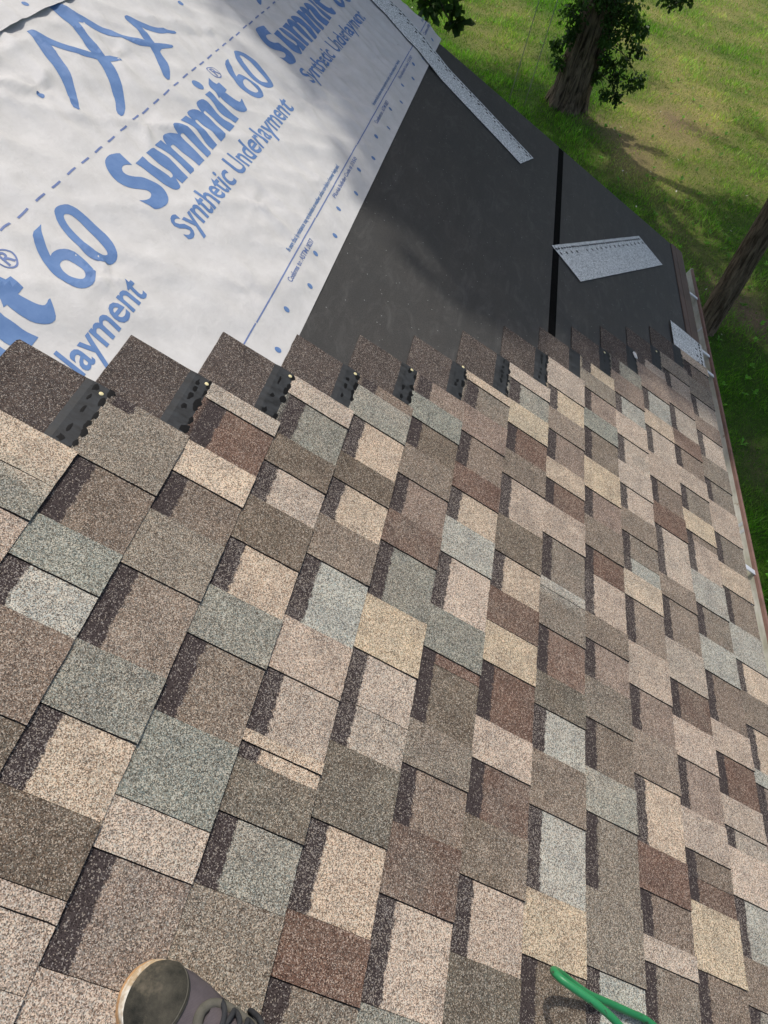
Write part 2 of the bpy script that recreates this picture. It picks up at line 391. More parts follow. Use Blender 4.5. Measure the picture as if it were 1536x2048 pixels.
# felt in two lapped sheets, the upper one ends a little above the dark selvage line
def felt(v0, v1, w):
    us = list(np.arange(-4, 3.99, 0.03)) + [3.996]
    vs = np.linspace(v0, v1, 24)
    return quad_grid('roofing_felt', us, vs, lambda u, v: w + 0.0003 * mnoise.noise(Vector((u * 3, v * 3, 1.3))), M_FELT, house, smooth_=True)
felt(0.004, 0.90, FW - 0.0008)
felt(0.863, 1.80, FW + 0.0002)
felt(1.78, RIDGE_V - 0.01, FW - 0.0007)
V, F = prism([(-4, 0.835), (3.985, 0.835), (3.985, 0.867), (-4, 0.867)], FW - 0.001, FW + 0.0011)
mesh_obj('felt_selvage', V, F, plain('felt_selvage_black', (0.004, 0.004, 0.004), 0.9, 0.05, 0.5, 90), house)
# other slope, walls
def other(u, v, w=0):
    ry = RIDGE_V * CP; rz = EAVE_H + RIDGE_V * SP
    return (u, ry + (RIDGE_V - v) * CP + w * SP, EAVE_H + v * SP + w * CP)
pts = [(-4, 0), (3.995, 0), (3.995, RIDGE_V), (-4, RIDGE_V)]
V = [other(u, v, FW - 0.016) for u, v in pts] + [other(u, v, 0.0) for u, v in pts]
mesh_obj('far_roof_slope', V, [(0, 1, 2, 3), (7, 6, 5, 4), (0, 4, 5, 1), (1, 5, 6, 2), (2, 6, 7, 3), (3, 7, 4, 0)], M_FELT, house)
RY = RIDGE_V * CP
def wall(name, x0, x1, y0, y1, gable=False):
    z = EAVE_H - 0.15
    V = [(x0, y0, 0), (x1, y0, 0), (x1, y1, 0), (x0, y1, 0), (x0, y0, z), (x1, y0, z), (x1, y1, z), (x0, y1, z)]
    F = [(0, 3, 2, 1), (4, 5, 6, 7), (0, 1, 5, 4), (1, 2, 6, 5), (2, 3, 7, 6), (3, 0, 4, 7)]
    if gable:
        zz = z + (RY - y0) * math.tan(PITCH) - 0.02
        V += [(x0, RY, zz), (x1, RY, zz)]
        F = [(0, 3, 2, 1), (0, 1, 5, 4), (2, 3, 7, 6), (1, 2, 6, 9, 5), (3, 0, 4, 8, 7), (4, 5, 9, 8), (6, 7, 8, 9)]
    mesh_obj(name, V, F, M_WALL, house)
wall('front_wall', -3.6, 3.6, 0.40, 0.52)
wall('back_wall', -3.6, 3.6, 2 * RY - 0.52, 2 * RY - 0.40)
wall('gable_wall', 3.601, 3.72, 0.40, 2 * RY - 0.40, True)
wall('gable_wall', -3.72, -3.601, 0.40, 2 * RY - 0.40, True)
def box(name, x0, x1, y0, y1, z0, z1, mat, parent, rot=None):
    V = [(x, y, z) for x in (x0, x1) for y in (y0, y1) for z in (z0, z1)]
    F = [(0, 1, 3, 2), (4, 6, 7, 5), (0, 4, 5, 1), (2, 3, 7, 6), (0, 2, 6, 4), (1, 5, 7, 3)]
    return mesh_obj(name, V, F, mat, parent)
box('soffit', -3.97, 3.97, 0.03, 0.398, EAVE_H - 0.165, EAVE_H - 0.152, M_WALL, house)
box('fascia', -3.98, 3.98, 0.012, 0.029, EAVE_H - 0.19, EAVE_H - 0.022, M_BROWN, house)

# drip edge: a flange on the felt and a lip folded over the eave
V = []; F = []
us = np.arange(-4, 4.001, 0.05)
prof = [(0.080, FW + 0.0016), (0.077, FW + 0.0030), (0.052, FW + 0.0036), (0.046, FW + 0.0052), (0.040, FW + 0.0036), (0.004, FW + 0.0034), (-0.008, FW + 0.001), (-0.010, FW - 0.012), (-0.006, FW - 0.045)]
for u in us:
    for v, w in prof: V.append(W(u, v + 0.0008 * mnoise.noise(Vector((u * 6, 0, 0))), w))
n = len(prof)
for i in range(len(us) - 1):
    for j in range(n - 1):
        a = i * n + j; F.append((a, a + n, a + n + 1, a + 1))
mesh_obj('drip_edge', V, F, M_DRIP, house)

# gutter: folded metal trough with rolled lip, straps and joints
def gutter():
    root = empty('gutter', (0, 0, 0)); root.parent = house
    GY, GZ = -0.005, EAVE_H - 0.035
    inner = [(0.006, -0.012), (0.006, -0.10), (-0.004, -0.125), (-0.030, -0.130), (-0.062, -0.128), (-0.083, -0.112), (-0.094, -0.085), (-0.098, -0.072)]
    lip = [(-0.098, -0.072), (-0.104, -0.064), (-0.112, -0.064), (-0.116, -0.070), (-0.114, -0.080), (-0.110, -0.086), (-0.104, -0.120), (-0.072, -0.146), (-0.010, -0.146), (0.007, -0.135)]
    us = np.arange(-4, 4.06, 0.05)
    def sweep(name, prof, mat, sub=0):
        V = []; F = []; n = len(prof)
        for u in us:
            wv = 0.0012 * mnoise.noise(Vector((u * 1.7, 3, 0)))
            for y, z in prof: V.append((u, GY + y, GZ + z + wv))
        for i in range(len(us) - 1):
            for j in range(n - 1):
                a = i * n + j; F.append((a, a + 1, a + n + 1, a + n))
        return mesh_obj(name, V, F, mat, root)
    sweep('trough', inner, M_GUT)
    sweep('lip', lip, M_BROWN)
    def cap(u):
        pr = inner + lip[1:]
        V = [(u, GY + y, GZ + z) for y, z in pr] + [(u + 0.003, GY + y, GZ + z) for y, z in pr]
        n = len(pr)
        F = [tuple(range(n)), tuple(range(2 * n - 1, n - 1, -1))] + [(i, (i + 1) % n, n + (i + 1) % n, n + i) for i in range(n)]
        mesh_obj('end_cap', V, F, M_ZINC, root)
    cap(4.05); cap(-4.003)
    def band(u, wd, mat, nm, lift=0.0015):
        pr = [(y + (0.001 if y > 0 else 0.0012), z + lift) for y, z in inner[1:]]
        V = []; F = []
        for uu in (u, u + wd):
            for y, z in pr: V.append((uu, GY + y - (0.003 if y > 0 else 0), GZ + z))
        n = len(pr)
        for j in range(n - 1): F.append((j, j + 1, n + j + 1, n + j))
        mesh_obj(nm, V, F, mat, root)
    for u in (3.45, 2.105, 2.07, 1.36, 0.6):
        band(u, 0.016, M_ZINC, 'joint_band')
    for u in (3.72, 3.19, 3.03, 1.86, 0.95, 0.1, -0.8):
        V = [(u, GY + 0.004, GZ - 0.022), (u + 0.03, GY + 0.004, GZ - 0.022), (u + 0.026, GY - 0.050, GZ - 0.048), (u + 0.004, GY - 0.050, GZ - 0.048), (u + 0.02, GY - 0.102, GZ - 0.066), (u, GY - 0.102, GZ - 0.066)]
        V2 = [(x, y, z - 0.004) for x, y, z in V]
        F = [(0, 3, 2, 1), (3, 5, 4, 2), (6, 7, 8, 9), (9, 8, 10, 11), (0, 1, 7, 6), (1, 2, 8, 7), (2, 4, 10, 8), (4, 5, 11, 10), (5, 3, 9, 11), (3, 0, 6, 9)]
        mesh_obj('hanger', V + V2, F, M_ZINC, root)
gutter()

# ------------------------------------------------------------------ shingles
PAL = {'T': (0.470, 0.390, 0.300), 'P': (0.432, 0.362, 0.300), 'Y': (0.475, 0.400, 0.285), 'L': (0.385, 0.332, 0.280),
       'G': (0.222, 0.236, 0.208), 'W': (0.350, 0.368, 0.338), 'B': (0.200, 0.163, 0.131), 'M': (0.232, 0.178, 0.148),
       'R': (0.148, 0.090, 0.069), 'D': (0.140, 0.115, 0.088), 'E': (0.215, 0.192, 0.158)}
HEAD = (0.085, 0.070, 0.064)
ENDS = {0: 2.902, 1: 2.744, 2: 2.593, 3: 2.434, 4: 2.278, 5: 2.129, 6: 1.949, 7: 1.77, 8: 1.621, 9: 1.472, 10: 1.33, 11: 1.166, 12: 1.003, 13: 0.84,
        14: 0.69, 15: 0.54, 16: 0.39, 17: 0.24}
U_NEAR = -1.7
def parse(n):
    L = []
    rnd = random.Random(100 + n)
    last = ENDS[n]
    if n in TILES:
        for it in TILES[n].split():
            L.append((it[0], it[1], float(it[2:])))
        last = L[-1][2]
        typ = L[-1][0]
    else: typ = 'v'
    while last > U_NEAR:
        typ = 't' if typ == 'v' else 'v'
        last -= rnd.uniform(0.085, 0.145)
        L.append((typ, rnd.choice('TPYLGWBMRDEBMLE'), last))
    return L

def A_top(s): return FW + 0.0125 - 0.0308 * s
BASE_T = 0.0022
TOOTH = 0.0022

def build_shingle(n, tiles, ua, ub, lift=0.0):
    """one shingle strip of course n between ub (far end) and ua (near end); tiles = [(type, colour, far u, near u)]"""
    rnd = random.Random(int(n * 1000 + ub * 100))
    V = []; F = []; C = []; S = []; MI = []
    v0 = n * EXP
    def jit(a, b, k): return k * mnoise.noise(Vector((a * 140, b * 140, n)))
    def put(u, s, z, col, flag=0, hl=0, js=0.0, ju=0.0):
        du = jit(u + 3, s, ju) if ju else 0
        dv = jit(u, s + 9, js) if js else 0
        V.append(W(u + du, v0 + s + dv, z)); C.append(col); S.append((s, flag, hl)); return len(V) - 1
    fine = ub > -0.25
    SL = [0.0, 0.012, 0.026, 0.045, 0.07, 0.095, 0.12, 0.143, 0.157] if fine else [0.0, 0.07, 0.157]
    tl = len(tiles)
    for i, (ty, co, u1, u0) in enumerate(tiles):
        base_c = np.array(PAL[co]) * (1 + rnd.uniform(-0.07, 0.07))
        # teeth fade into a like-typed neighbour's colour towards the shared side
        nb = [None, None]
        if i > 0: nb[0] = np.array(PAL[tiles[i - 1][1]])
        if i < tl - 1: nb[1] = np.array(PAL[tiles[i + 1][1]])
        alt = np.array(PAL[rnd.choice('EBLMG')])
        step = 0.014 if fine else 0.06
        k = max(1, int(round((u1 - u0) / step)))
        us = np.linspace(u0 + 0.0006, u1 - 0.0006, k + 1)
        top = TOOTH if ty == 't' else 0.0
        idx = []
        curl = max(0, rnd.uniform(-0.0006, 0.0018)); um = (u0 + u1) / 2
        for a, u in enumerate(us):
            row = []
            endj = 0.0009 if a in (0, k) else 0
            for s in SL:
                zz = A_top(s) + top + lift * max(0, 1 - (u - u0) / 0.03) * (1 if ty == 't' else 0)
                if s > 0.15: zz = A_top(s) + TOOTH
                f = 0.5 + 0.5 * mnoise.noise(Vector((u * 19, (v0 + s) * 19, 4.2)))
                zz += curl * (1 - s / 0.06) ** 2 * (0.3 + 0.7 * abs((u - um) / (u1 - u0) * 2)) if (s < 0.06 and ty == 't') else 0
                cc = base_c * (1 - 0.42 * f) + alt * 0.42 * f
                g = 0.5 + 0.5 * mnoise.noise(Vector((u * 40, (v0 + s) * 40, 7.7)))
                if ty == 't':
                    for q, ud in ((0, u1), (1, u0)):
                        if nb[q] is not None and tiles[i - 1 if q == 0 else i + 1][0] == 't':
                            t = max(0, 1 - abs(u - ud) / 0.03) * 0.8 * g
                            cc = cc * (1 - t) + nb[q] * t
                row.append(put(u, s, zz, cc, 1 if (ty == 'v' and s < 0.15) else 0, 0, 0.0011 if s == 0 else 0, endj))
            idx.append(row)
        for a in range(k):
            for b in range(len(SL) - 1):
                F.append((idx[a][b], idx[a + 1][b], idx[a + 1][b + 1], idx[a][b + 1])); MI.append(0)
        # front butt, in dark asphalt
        tar = (0.03, 0.025, 0.024)
        lo = [W(us[a], v0 + 0.0005, FW + 0.0125 - BASE_T) for a in range(k + 1)]
        lo_i = []
        for a in range(k + 1):
            co_ = V[idx[a][0]]
            V.append(co_); C.append(tar); S.append((0, 0, 1)); p = len(V) - 1
            V.append(lo[a]); C.append(tar); S.append((0, 0, 1)); lo_i.append((p, len(V) - 1))
        for a in range(k):
            F.append((lo_i[a][0], lo_i[a][1], lo_i[a + 1][1], lo_i[a + 1][0])); MI.append(0)
        # side walls of a tooth or of the strip's ends
        for side, a in ((0, 0), (1, k)):
            need = ty == 't' or (side == 0 and i == tl - 1) or (side == 1 and i == 0)
            if not need: continue
            prev = None
            for b, s in enumerate(SL[:-1]):
                V.append(V[idx[a][b]]); C.append(tar); S.append((s, 0, 1)); p = len(V) - 1
                dz = TOOTH + 0.0002 + (lift if side == 0 else 0)
                if (side == 0 and i == tl - 1) or (side == 1 and i == 0): dz += BASE_T
                q3 = np.array(V[p]) - dz * np.array((0, -SP, CP))
                V.append(tuple(q3)); C.append(tar); S.append((s, 0, 1))
                if prev:
                    F.append((prev[0], p, p + 1, prev[1]) if side else (prev[0], prev[1], p + 1, p)); MI.append(0)
                prev = (p, p + 1)
        # underside of the laminated band above a valley: its lower edge
        if ty == 'v':
            for a in range(k):
                p0, p1 = idx[a][-2], idx[a + 1][-2]
    # nail strip and headlap
    end_shown = abs(ub - ENDS[n]) < 1e-6
    k = max(2, int((ub - ua) / (0.02 if fine else 0.08)))
    us = np.linspace(ua + 0.0006, ub - 0.0006, k + 1)
    SH = [0.157, 0.168, 0.18, 0.192, 0.205, 0.222, 0.25, 0.28, 0.31, 0.333]
    idx = []
    wob = rnd.uniform(0.9, 1.1)
    for a, u in enumerate(us):
        row = []
        for s in SH:
            zz = A_top(s) + (TOOTH if s < 0.2 else 0.0004)
            f = 0.5 + 0.5 * mnoise.noise(Vector((u * 14, (v0 + s) * 14, 1.1)))
            cc = np.array(HEAD) * wob * (0.85 + 0.4 * f)
            row.append(put(u, s, zz, cc, 0, 1, 0.0012 if s in (0.205, 0.333) else 0, 0.001 if a in (0, k) else 0))
        idx.append(row)
    for a in range(k):
        for b in range(len(SH) - 1):
            F.append((idx[a][b], idx[a + 1][b], idx[a + 1][b + 1], idx[a][b + 1])); MI.append(1 if SH[b] < 0.2 else 0)
    for a in (0, k):
        for b in range(len(SH) - 1):
            p0, p1 = V[idx[a][b]], V[idx[a][b + 1]]
            dn = 0.0022 * np.array((0, -SP, CP))
            i0 = len(V)
            V += [p0, p1, tuple(np.array(p1) - dn), tuple(np.array(p0) - dn)]
            C += [(0.03, 0.025, 0.024)] * 4; S += [(0.2, 0, 1)] * 4
            F.append((i0, i0 + 1, i0 + 2, i0 + 3)); MI.append(0)
    i0 = len(V)
    for a in range(k + 1):
        p0 = V[idx[a][-1]]
        V += [p0, tuple(np.array(p0) - 0.002 * np.array((0, -SP, CP)))]; C += [(0.03, 0.025, 0.024)] * 2; S += [(0.3, 0, 1)] * 2
    for a in range(k):
        q = i0 + 2 * a; F.append((q, q + 1, q + 3, q + 2)); MI.append(0)
    # sealant dots beside the nail strip, only where they show
    if end_shown and n != 4:
        u = ub - 0.012 - rnd.uniform(0, 0.01)
        while u > ub - 0.23:
            for s, prob, hl_ in ((0.158, 0.9, 1.15), (0.181, 0.55, 0.9)):
                if rnd.random() > prob: continue
                cu = u + rnd.uniform(-0.006, 0.006); cs = s + rnd.uniform(-0.003, 0.003)
                ru = rnd.uniform(0.007, 0.013) * hl_; rs = rnd.uniform(0.003, 0.0068) * hl_
                c0 = len(V)
                V.append(W(cu, v0 + cs, A_top(cs) + TOOTH + 0.0004)); C.append((0, 0, 0)); S.append((cs, 0, 1))
                m_ = 9
                for q in range(m_):
                    an = 2 * math.pi * q / m_; rr = 1 + 0.4 * rnd.uniform(-1, 1)
                    V.append(W(cu + ru * rr * math.cos(an), v0 + cs + rs * rr * math.sin(an), A_top(cs) + TOOTH + 0.0003)); C.append((0, 0, 0)); S.append((cs, 0, 1))
                for q in range(m_):
                    F.append((c0, c0 + 1 + q, c0 + 1 + (q + 1) % m_)); MI.append(2)
            u -= rnd.uniform(0.022, 0.03)
    mesh_obj('shingle', V, F, [M_GRAN, M_STRIP, M_TAR], house, mi=MI, colors=C, sv=S)

for n in range(0, 18):
    L = parse(n)
    far = ENDS[n]
    tiles = []
    u1 = far
    for ty, co, u0 in L:
        if u0 < u1 - 0.004: tiles.append((ty, co, u1, u0)); u1 = u0
    # cut into strips a little under a metre long, at tile boundaries
    cur = []; start = far; target = far - 0.962
    if n >= 14: target = far - 0.5 - 0.1 * (n % 3)
    for t in tiles:
        cur.append(t)
        if abs(t[3] - target) < 0.062 or t[3] < target:
            build_shingle(n, cur, cur[-1][3], start, 0.0028 if (n == 5 and abs(t[3] - 1.177) < 0.01) or (n == 9 and abs(t[3] - 0.513) < 0.01) else 0.0006)
            start = cur[-1][3]; cur = []; target = start - 0.962
            if start < U_NEAR + 0.35: break
    if cur: build_shingle(n, cur, cur[-1][3], start)

# starter strips: silver granules, one at the eave under the first course, two loose ones
def starter(name, corner, d, length, width, parent, base_w, label=None, dash_side=1, th=0.0026, bend=0.0):
    """corner = corner with the sealant edge on the left of direction d"""
    d = np.array(d, float); d /= np.linalg.norm(d)
    p = np.array((-d[1], d[0])) * dash_side
    V = []; F = []; MI = []
    nu, nv = 44, 10
    rnd = random.Random(int(length * 1000 + corner[0] * 10))
    def P3(a, b, w):
        q = np.array(corner) + d * a + p * b
        return W(q[0], q[1], w)
    def ht(a, b):
        return base_w(a, b) + th + 0.0012 * mnoise.noise(Vector((a * 5, b * 5, corner[0]))) + bend * (a / length) ** 2
    grid = []
    for i in range(nu + 1):
        row = []
        for j in range(nv + 1):
            a = length * i / nu; b = width * j / nv
            ja = 0.0012 * mnoise.noise(Vector((b * 150, 1, 5))) if i in (0, nu) else 0
            jb = 0.0012 * mnoise.noise(Vector((a * 130, 2, 5))) if j in (0, nv) else 0
            V.append(P3(a + ja, b + jb, ht(a, b))); row.append(len(V) - 1)
        grid.append(row)
    for i in range(nu):
        for j in range(nv):
            q = (grid[i][j], grid[i + 1][j], grid[i + 1][j + 1], grid[i][j + 1])
            F.append(q if dash_side > 0 else q[::-1]); MI.append(0)
    ring = [grid[i][0] for i in range(nu + 1)] + [grid[nu][j] for j in range(1, nv + 1)] + [grid[i][nv] for i in range(nu - 1, -1, -1)] + [grid[0][j] for j in range(nv - 1, 0, -1)]
    n0 = len(V)
    dn = th * np.array((0, -SP, CP))
    for r_ in ring:
        V.append(tuple(np.array(V[r_]) - 0.0 * dn)); V.append(tuple(np.array(V[r_]) - dn))
    m_ = len(ring)
    for q in range(m_):
        a0 = n0 + 2 * q; a1 = n0 + 2 * ((q + 1) % m_)
        F.append((a0, a0 + 1, a1 + 1, a1)); MI.append(1)
    # interrupted tar line and dots along one edge
    a = 0.006
    while a < length - 0.02:
        ln = rnd.uniform(0.016, 0.022)
        for b, wd, off, pr in ((0.019, 0.0105, 0.0, 1.0), (0.044, 0.016, 0.012, 0.95)):
            if rnd.random() > pr or (b > 0.03 and (int(a / 0.026) % 2)): continue
            l2 = ln if b < 0.03 else 0.012
            c0 = len(V); mm = 10
            ca = a + l2 / 2 + off
            V.append(P3(ca, b, ht(ca, b) + 0.0016))
            for q in range(mm):
                an = 2 * math.pi * q / mm; rr = 1 + 0.3 * rnd.uniform(-1, 1)
                ca_ = ca + l2 * 0.55 * rr * math.cos(an); cb_ = b + wd * 0.5 * rr * math.sin(an)
                V.append(P3(ca_, cb_, ht(ca_, cb_) + 0.0002))
            for q in range(mm):
                F.append((c0, c0 + 1 + q, c0 + 1 + (q + 1) % mm)); MI.append(2)
        a += 0.026
    edge = bpy.data.materials.get('asphalt_edge') or plain('asphalt_edge', (0.03, 0.028, 0.028), 0.7)
    if parent is not None: return mesh_obj(name, V, F, [M_SILVER, edge, M_TAR], parent, mi=MI)
    return mesh_obj(name, V, F, [M_SILVER, edge, M_TAR], None, base=W(corner[0], corner[1], FW + 0.002), mi=MI)

starter('starter_strip', (3.10, -0.006), (-1, 0), 1.0, 0.196, house, lambda a, b: FW + 0.004, dash_side=-1)
starter('starter_strip', (2.08, -0.006), (-1, 0), 1.0, 0.196, house, lambda a, b: FW + 0.004, dash_side=-1)
o = starter('loose_starter_strip', (2.910, 0.877), (0.816, -0.538), 0.985, 0.187, None, lambda a, b: FW + 0.0008, dash_side=-1)
tag(o, 'short silver grey starter shingle lying askew across the black line of the felt', 'roofing strip', 'loose silver starter strips')
# ------------------------------------------------------------------ underlayment sheets with their printing
PINCH = [(1.69, 2.365, 0.0040), (2.02, 2.34, 0.0025), (1.83, 2.17, 0.0035), (1.27, 2.00, 0.0030), (1.83, 1.86, 0.0035), (1.50, 1.75, 0.0018), (2.55, 1.90, 0.0028), (2.15, 1.75, 0.0018), (2.45, 2.25, 0.003), (1.58, 2.43, 0.004), (2.9, 1.95, 0.003), (3.3, 1.8, 0.003)]
def edge_u(v): return 1.33 - (v - 1.764) * 1.12
def n2(x, y, s=0.0): return mnoise.noise(Vector((x, y, s)))
def sheet_h(u, v):
    h = 0.0030 * (0.5 + 0.5 * n2(u * 2.6 + v * 1.4, v * 3.2, 1.0))
    # long soft drapes running obliquely
    t = u * 0.82 + v * 0.95
    h += 0.0036 * (1 - abs(n2(t * 6.5 + 0.5 * n2(u * 2, v * 2, 3.3), (u - v) * 1.1, 9.0))) ** 3
    t2 = u * 1.0 - v * 0.35
    h += 0.0036 * (1 - abs(n2(t2 * 11, v * 1.7 + u, 5.0))) ** 4
    h += 0.0017 * n2(u * 14, v * 14, 2.0) + 0.0003 * n2(u * 30, v * 30, 6.0)
    for k, (pu, pv, a) in enumerate(PINCH):
        du, dv = u - pu, v - pv
        r = math.hypot(du, dv)
        if r < 0.30:
            th = math.atan2(dv, du)
            f = max(0, math.sin(th * 3 + k * 1.7)) ** 3 + 0.7 * max(0, math.sin(th * 5 + k)) ** 4
            h += 1.5 * a * (f * math.exp(-r / 0.075) * min(1, r / 0.012) - 0.25 * math.exp(-(r / 0.02) ** 2))
    h *= 1.75
    # lies flat under the shingles
    d = u - edge_u(v)
    h *= float(smooth(d, -0.04, 0.12))
    if v < 1.70: h *= 0.25 + 0.75 * float(smooth(v, 1.615, 1.70))
    return h

class Sheet:
    def __init__(self, label, group, v0, v1, w0, shift, fold=False, u_hi=4.07):
        self.us = np.concatenate([np.arange(-3.9, 0.8, 0.15), np.arange(84, int(u_hi / 0.0105) + 1) * 0.0105])
        k0, k1 = math.ceil((v0 + 0.002) / 0.0105), int(min(v1, 2.75) / 0.0105)
        self.vs = np.concatenate([[v0], np.arange(k0, k1) * 0.0105, np.arange(max(v0, 2.78), v1, 0.12)]) if v0 < 2.75 else np.arange(v0, v1, 0.12)
        self.v0, self.w0, self.fold = v0, w0, fold
        H = np.zeros((len(self.us), len(self.vs)))
        for i, u in enumerate(self.us):
            for j, v in enumerate(self.vs):
                if u < 0.9: H[i, j] = 0
                else:
                    h = sheet_h(u, v + shift)
                    if fold:
                        e = math.exp(-((v - v0) / 0.05)) * (0.007 * math.exp(-((u - 1.86) / 0.16) ** 2) + 0.004 * max(0, n2(u * 3, 0, 8)))
                        h += e + 0.0032
                    else:
                        # a rumpled ridge just below the lap of the next sheet
                        h += 0.006 * math.exp(-((v - 2.475 - 0.02 * n2(u * 4, 0, 3)) / 0.016) ** 2) * math.exp(-((u - 1.72) / 0.22) ** 2)
                    H[i, j] = h
        self.H = H
        self.root = empty('underlayment_sheet', W(3.0, v0, FW))
        tag(self.root, label, 'roofing sheet', group)
        V = []
        for i, u in enumerate(self.us):
            for j, v in enumerate(self.vs): V.append(self.at(u, v, 0, self.H[i, j]))
        F = []; n = len(self.vs)
        for i in range(len(self.us) - 1):
            for j in range(n - 1):
                a = i * n + j; F.append((a, a + n, a + n + 1, a + 1))
        mesh_obj('sheet', V, F, M_SHEET, self.root, smooth_=True)
    def at(self, u, v, lift=0.0, h=None):
        if h is None:
            i = min(max(np.searchsorted(self.us, u) - 1, 0), len(self.us) - 2)
            j = min(max(np.searchsorted(self.vs, v) - 1, 0), len(self.vs) - 2)
            fu = min(max((u - self.us[i]) / (self.us[i + 1] - self.us[i]), 0), 1)
            fv = min(max((v - self.vs[j]) / (self.vs[j + 1] - self.vs[j]), 0), 1)
            h = (self.H[i, j] * (1 - fu) + self.H[i + 1, j] * fu) * (1 - fv) + (self.H[i, j + 1] * (1 - fu) + self.H[i + 1, j + 1] * fu) * fv
        u2, v2, w2 = u, v, self.w0 + h + lift
        if u > 3.80:   # the rake end is cut a little askew and droops past the roof's edge
            t = (u - 3.80) / 0.27
            u2 = u + t * (0.42 * max(0, min(v - 1.63, 0.3)) - 0.1 * max(0, v - 1.75) + 0.012 * n2(v * 9, 0, 2))
            w2 += 0.004 * t * n2(v * 12, u * 3, 6) - 0.30 * max(0, u2 - 4.0) ** 1.3 + 0.008 * t
        return W(u2, v2, w2)
    def print_mesh(self, name, polys, mat, lift=0.0007):
        """polys: list of outlines in (u, v), nested ones are holes"""
        cu = bpy.data.curves.new('tmp', 'CURVE'); cu.dimensions = '2D'; cu.fill_mode = 'BOTH'
        for pl in polys:
            sp = cu.splines.new('POLY'); sp.points.add(len(pl) - 1)
            for p_, (x, y) in zip(sp.points, pl): p_.co = (x, y, 0, 1)
            sp.use_cyclic_u = True
        self.print_curve(name, cu, mat, None, lift)
    def print_curve(self, name, cu, mat, xf=None, lift=0.0007):
        ob = bpy.data.objects.new('tmp', cu); COL.objects.link(ob)
        me = bpy.data.meshes.new_from_object(ob)
        bpy.data.objects.remove(ob)
        bm = bmesh.new(); bm.from_mesh(me)
        if xf:
            for v in bm.verts: v.co.x, v.co.y = xf(v.co.x, v.co.y)
        bmesh.ops.remove_doubles(bm, verts=bm.verts, dist=1e-5)
        if not bm.verts: bm.free(); return
        x0 = min(v.co.x for v in bm.verts); x1 = max(v.co.x for v in bm.verts)
        y0 = min(v.co.y for v in bm.verts); y1 = max(v.co.y for v in bm.verts)
        g = 0.0105
        for ax, a0, a1 in ((0, x0, x1), (1, y0, y1)):
            q = math.ceil(a0 / g) * g
            while q < a1:
                co = [0, 0, 0]; no = [0, 0, 0]; co[ax] = q; no[ax] = 1
                bmesh.ops.bisect_plane(bm, geom=bm.verts[:] + bm.edges[:] + bm.faces[:], plane_co=co, plane_no=no, dist=1e-6)
                q += g
        bm.verts.ensure_lookup_table(); bm.verts.index_update()
        V = [self.at(v.co.x, v.co.y, lift) for v in bm.verts]
        F = [tuple(v.index for v in f.verts) for f in bm.faces]
        bm.free()
        if F: mesh_obj(name, V, F, mat, self.root)
    def text(self, name, body, u0, u1, v_base, cap_h, mat, bold=0.0, shear=0.0):
        """one line of type from u0 to u1"""
        cu = bpy.data.curves.new('tmp', 'FONT'); cu.body = body; cu.size = 1.0; cu.offset = bold; cu.shear = 0; cu.resolution_u = 3
        ob = bpy.data.objects.new('tmp2', cu); COL.objects.link(ob)
        me = bpy.data.meshes.new_from_object(ob); bpy.data.objects.remove(ob)
        xs = [v.co.x for v in me.vertices]
        cu2 = bpy.data.curves.new('tmp', 'FONT'); cu2.body = 'H'; cu2.size = 1.0
        ob = bpy.data.objects.new('tmp3', cu2); COL.objects.link(ob)
        me2 = bpy.data.meshes.new_from_object(ob); bpy.data.objects.remove(ob)
        ch = max(v.co.y for v in me2.vertices)
        a, b = min(xs), max(xs)
        def xf(x, y):
            yy = y / ch * cap_h
            return (u0 + (x - a) / (b - a) * (u1 - u0) + shear * yy, v_base + yy)
        self.print_curve(name, cu, mat, xf)

def rounded(pl, k=0.22):
    """cut obtuse corners once so that traced curves run smoothly"""
    out = []
    n = len(pl)
    for i in range(n):
        p, c, q = np.array(pl[i - 1]), np.array(pl[i]), np.array(pl[(i + 1) % n])
        a = p - c; b = q - c
        cosv = a @ b / (np.linalg.norm(a) * np.linalg.norm(b) + 1e-12)
        if cosv < -0.35: out += [tuple(c + a * k), tuple(c + b * k)]
        else: out.append(tuple(c))
    return out
def sh(pl, du, dv=0): return [(x + du, y + dv) for x, y in pl]
def oval(cu, cv, a, b, n=18, rot=0.0):
    return [(cu + a * math.cos(t) * math.cos(rot) - b * math.sin(t) * math.sin(rot), cv + a * math.cos(t) * math.sin(rot) + b * math.sin(t) * math.cos(rot)) for t in [2 * math.pi * i / n for i in range(n)]]

